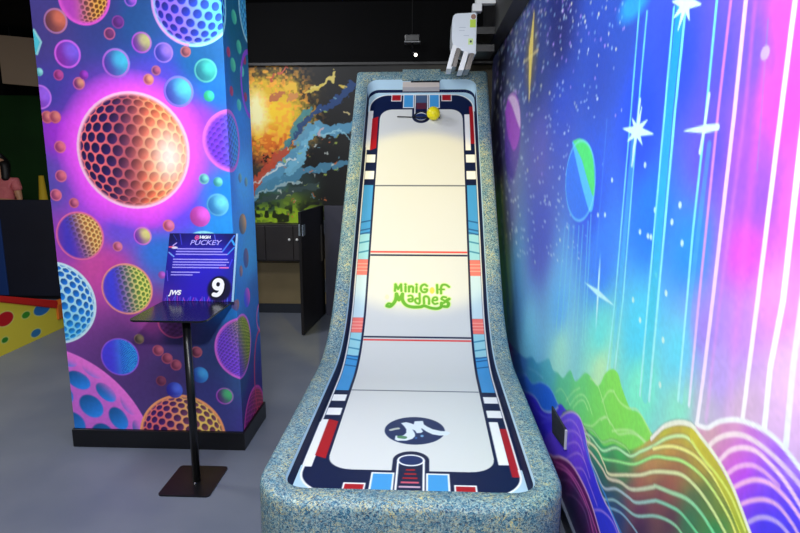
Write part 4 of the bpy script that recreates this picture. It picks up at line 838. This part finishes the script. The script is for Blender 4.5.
# polka dot wedge at the far left (y, z)
st_ = root('play_ramp', 'yellow sloping play ramp with coloured polka dots and a red top rail', 'play ramp', (-4.2, 5.2, 0))
ya = np.linspace(3.9, 6.05, 330); ta = np.linspace(0, 1, 90); Yg, Tg = np.meshgrid(ya, ta, indexing='ij')
htop = .49 + (Yg - 4.853) * (-.31); Zg = Tg * (htop - .001)
D = Paint(Yg.reshape(-1), Zg.reshape(-1), .007); D.C[:] = (232, 214, 66)
def dot(t, ry, rz, col):
    for c in t: D.disc(c, ry + .012, rz + .008, (225, 235, 150), .8); D.disc(c, ry, rz, col)
dot([(4.885,0.311)], .105, .062, (200, 25, 35)); dot([(5.156,0.275)], .055, .030, (60, 150, 40)); dot([(5.387,0.273)], .12, .058, (45, 120, 195)); dot([(5.264,0.068)], .07, .036, (50, 125, 180)); dot([(4.853,0.127)], .04, .024, (50, 140, 40))
D.disc((4.25, .45), .08, .07, (60, 150, 40)); D.disc((4.5, .12), .07, .06, (45, 120, 195)); D.disc((4.12, .15), .09, .07, (200, 25, 35))
pts = np.stack([np.full(D.n, -3.74), D.u, D.v], 1).reshape(len(ya), len(ta), 3)
link('dotted_side', grid_mesh(pts, D.C, False), M_print, st_)
zt = lambda y: .49 + (y - 4.853) * (-.31)
link('ramp_body', MB().prism([(-3.745, 3.9, 0), (-3.745, 6.05, 0), (-3.745, 6.05, zt(6.05) - .01), (-3.745, 3.9, zt(3.9) - .01)], (-1.4, 0, 0)).mesh(), mat('yellow ramp board', (226, 205, 60), .5), st_)
link('top_rail', MB().prism([(-3.725, 3.9, zt(3.9) + .03), (-3.725, 5.62, zt(5.62) + .05), (-3.725, 5.62, zt(5.62) - .035), (-3.725, 3.9, zt(3.9) - .0)], (-.20, 0, 0), .008).mesh(), mat('red vinyl pad', (206, 34, 26), .4), st_)
link('end_pad', MB().box((-3.86, 5.60, .105), (-3.722, 5.85, .265), .008).mesh(), mat('orange vinyl pad', (216, 112, 34), .4), st_)

# tan board hung from the ceiling, far left
hb = root('hanging_board', 'blank tan board hanging high in the far left corner', 'board', (-5.15, 7.4, 3.3))
qb = [Vector((-5.30, 7.3, 3.19)), Vector((-4.90, 8.1, 3.27)), Vector((-4.90, 8.1, 2.72)), Vector((-5.30, 7.3, 2.62))]
link('panel', MB().prism([(-5.25, 7.30, 3.20), (-4.70, 7.62, 3.19), (-4.70, 7.62, 2.60), (-5.25, 7.30, 2.63)], (-.02, .04, 0), .003).mesh(), noisy('tan board', (120, 98, 74), (130, 106, 80), 1, .6), hb)
for x0, y0 in ((-5.15, 7.38), (-4.85, 7.55)): link('hanger', MB().cyl((x0, y0, 3.16), (x0, y0, 3.3), .006).mesh(), M_matt, hb)

# yellow cone behind the partition
tag(link('yellow_cone', MB().cyl((-5.02, 7.5, 0), (-5.02, 7.5, 1.50), .14, .03, 28).mesh(), mat('yellow foam', (215, 180, 45), .6), None, True), 'tall narrow yellow cone standing behind the navy partition next to the pillar', 'cone')

# ------------------------------------------------------------------ person behind the partition
def skin(name, verts, edges, m_, parent=None, lvl=2, root_i=0):
    me = bpy.data.meshes.new(name); me.from_pydata([v[:3] for v in verts], edges, [])
    bm = bmesh.new(); bm.from_mesh(me); lay = bm.verts.layers.skin.verify(); bm.verts.ensure_lookup_table()
    for v, d in zip(bm.verts, verts):
        r = d[3]; v[lay].radius = (r, d[4] if len(d) > 4 else r)
    bm.verts[root_i][lay].use_root = True
    bm.to_mesh(me); bm.free()
    o = link(name, me, m_, parent); a = o.modifiers.new('skin', 'SKIN'); a.use_smooth_shade = True; b = o.modifiers.new('sub', 'SUBSURF'); b.levels = lvl; b.render_levels = lvl
    return o
hx, hy = -5.40, 7.30
M_skin = mat('skin', (205, 150, 115), .55); M_pink = noisy('pink jersey', (214, 110, 118), (224, 124, 128), 20, .8); M_hair = mat('black hair', (16, 13, 14), .55); M_tr = mat('dark trousers', (30, 32, 44), .8)
V = [(hx, hy, .98, .135, .105), (hx, hy, 1.14, .115, .09), (hx, hy, 1.30, .135, .10), (hx, hy - .005, 1.43, .12, .085), (hx, hy - .01, 1.50, .055), (hx, hy - .03, 1.575, .062), (hx, hy - .035, 1.66, .082, .09), (hx, hy - .03, 1.745, .062),
     (hx + .165, hy, 1.435, .052), (hx + .215, hy - .01, 1.17, .040), (hx + .07, hy - .17, 1.20, .033), (hx - .02, hy - .19, 1.215, .026), (hx - .165, hy, 1.435, .052), (hx - .215, hy - .01, 1.17, .040), (hx - .07, hy - .16, 1.165, .033), (hx + .02, hy - .20, 1.17, .026),
     (hx + .09, hy, .90, .09), (hx + .10, hy - .01, .50, .062), (hx + .10, hy + .01, .10, .042), (hx + .10, hy - .12, .045, .035), (hx - .09, hy, .90, .09), (hx - .10, hy - .01, .50, .062), (hx - .10, hy + .01, .10, .042), (hx - .10, hy - .12, .045, .035)]
E_ = [(0, 1), (1, 2), (2, 3), (3, 4), (4, 5), (5, 6), (6, 7), (3, 8), (8, 9), (9, 10), (10, 11), (3, 12), (12, 13), (13, 14), (14, 15), (0, 16), (16, 17), (17, 18), (18, 19), (0, 20), (20, 21), (21, 22), (22, 23)]
body = skin('person', V, E_, M_skin)
tag(body, 'person with black hair in a pink T-shirt standing behind the navy partition', 'person')
g = .014
skin('pink_shirt', [(hx, hy, .96, .15, .12), (hx, hy, 1.14, .128, .104), (hx, hy, 1.30, .148, .114), (hx, hy - .004, 1.43, .130, .098), (hx, hy - .008, 1.475, .085, .075), (hx + .165, hy, 1.435, .066), (hx + .195, hy - .005, 1.30, .062), (hx - .165, hy, 1.435, .066), (hx - .195, hy - .005, 1.30, .062)],
     [(0, 1), (1, 2), (2, 3), (3, 4), (3, 5), (5, 6), (3, 7), (7, 8)], M_pink, body)
skin('trousers', [(hx, hy, .97, .15, .12), (hx + .09, hy, .88, .104), (hx + .10, hy - .01, .50, .076), (hx + .10, hy + .01, .12, .062), (hx - .09, hy, .88, .104), (hx - .10, hy - .01, .50, .076), (hx - .10, hy + .01, .12, .062)],
     [(0, 1), (1, 2), (2, 3), (0, 4), (4, 5), (5, 6)], M_tr, body)
skin('hair', [(hx, hy + .02, 1.765, .075), (hx, hy + .035, 1.70, .098, .09), (hx, hy + .05, 1.60, .092, .06), (hx, hy + .055, 1.50, .085, .04), (hx + .085, hy - .05, 1.66, .050), (hx + .10, hy - .06, 1.55, .055), (hx + .10, hy - .08, 1.44, .045), (hx - .078, hy - .05, 1.66, .042), (hx - .09, hy - .06, 1.55, .045), (hx - .085, hy - .08, 1.43, .035), (hx, hy - .07, 1.76, .035)],
     [(0, 1), (1, 2), (2, 3), (1, 4), (4, 5), (5, 6), (1, 7), (7, 8), (8, 9), (0, 10)], M_hair, body)
skin('hand', [(hx - .02, hy - .19, 1.215, .022, .03), (hx - .09, hy - .185, 1.222, .024, .034)], [(0, 1)], M_skin, body, 1)
for sgn in (-1, 1):
    link('eye', MB().lathe((hx + sgn * .032, hy - .118, 1.665), (0, -1, 0), [(.012, 0), (.009, .006), (.003, .009)], 14).mesh(), M_hair, body, True)
link('nose', MB().cyl((hx, hy - .118, 1.655), (hx, hy - .138, 1.63), .008, .013, 12).mesh(), M_skin, body, True)
link('mouth', MB().box((hx - .022, hy - .116, 1.598), (hx + .022, hy - .108, 1.606), .003).mesh(), mat('lips', (150, 70, 70), .5), body)

# ------------------------------------------------------------------ light
def area(name, loc, rot, sx_, sy_, e, col=(1, 1, 1)):
    l = bpy.data.lights.new(name, 'AREA'); l.shape = 'RECTANGLE'; l.size = sx_; l.size_y = sy_; l.energy = e; l.color = col
    o = bpy.data.objects.new(name, l); COL.objects.link(o); o.location = loc; o.rotation_euler = rot; return o
R_ = math.radians
def aim(o, t): o.rotation_euler = (Vector(t) - Vector(o.location)).to_track_quat('-Z', 'Y').to_euler()
a = area('added_fill_light', (-1.0, 1.0, 3.2), (0, 0, 0), 1.2, .8, 50, (.93, .96, 1)); aim(a, (-1.5, 3.2, 1.0))  # unseen area lamps, added to brighten pillar, murals and the left side
a = area('added_fill_light', (-.85, 2.5, 3.2), (0, 0, 0), .5, 1.0, 52, (.92, .96, 1)); aim(a, (.95, 2.7, 1.7))
a = area('added_fill_light', (-1.7, 5.0, 3.25), (0, 0, 0), .6, .5, 30, (.95, .96, 1)); aim(a, (-1.3, 6.4, 1.6))
a = area('added_fill_light', (-3.4, 3.4, 3.25), (0, 0, 0), .6, .6, 50, (1, .97, .9))
fl_ = area('camera_lamp', (.0, -.05, 2.5), (0, 0, 0), .12, .12, 62, (1, 1, 1)); aim(fl_, (-.4, 3.6, 1.1))
spd = bpy.data.lights.new('lane_spot', 'SPOT'); spd.energy = 125; spd.color = (1, .76, .07); spd.spot_size = R_(43); spd.spot_blend = .3; spd.shadow_soft_size = .04
spo = bpy.data.objects.new('lane_spot', spd); COL.objects.link(spo); spo.location = (-.07, 3.2, 3.2); aim(spo, (-.07, 4.47, 1.66))
w = bpy.data.worlds.new('room'); S.world = w; w.use_nodes = True
w.node_tree.nodes['Background'].inputs['Color'].default_value = (.80, .88, 1, 1); w.node_tree.nodes['Background'].inputs['Strength'].default_value = .25

# ------------------------------------------------------------------ camera
cam = bpy.data.cameras.new('camera'); cam.sensor_width = 36; cam.lens = 588 / 800 * 36; cam.clip_start = .05
co = bpy.data.objects.new('camera', cam); COL.objects.link(co); co.location = (0, 0, 1.7)
co.rotation_euler = (R_(90 - 10.2663), 0, R_(2.6827)); S.camera = co
S.view_settings.view_transform = 'Standard'; S.view_settings.look = 'None'; S.view_settings.exposure = 0.16; S.view_settings.gamma = 1; S.view_settings.use_curve_mapping = False
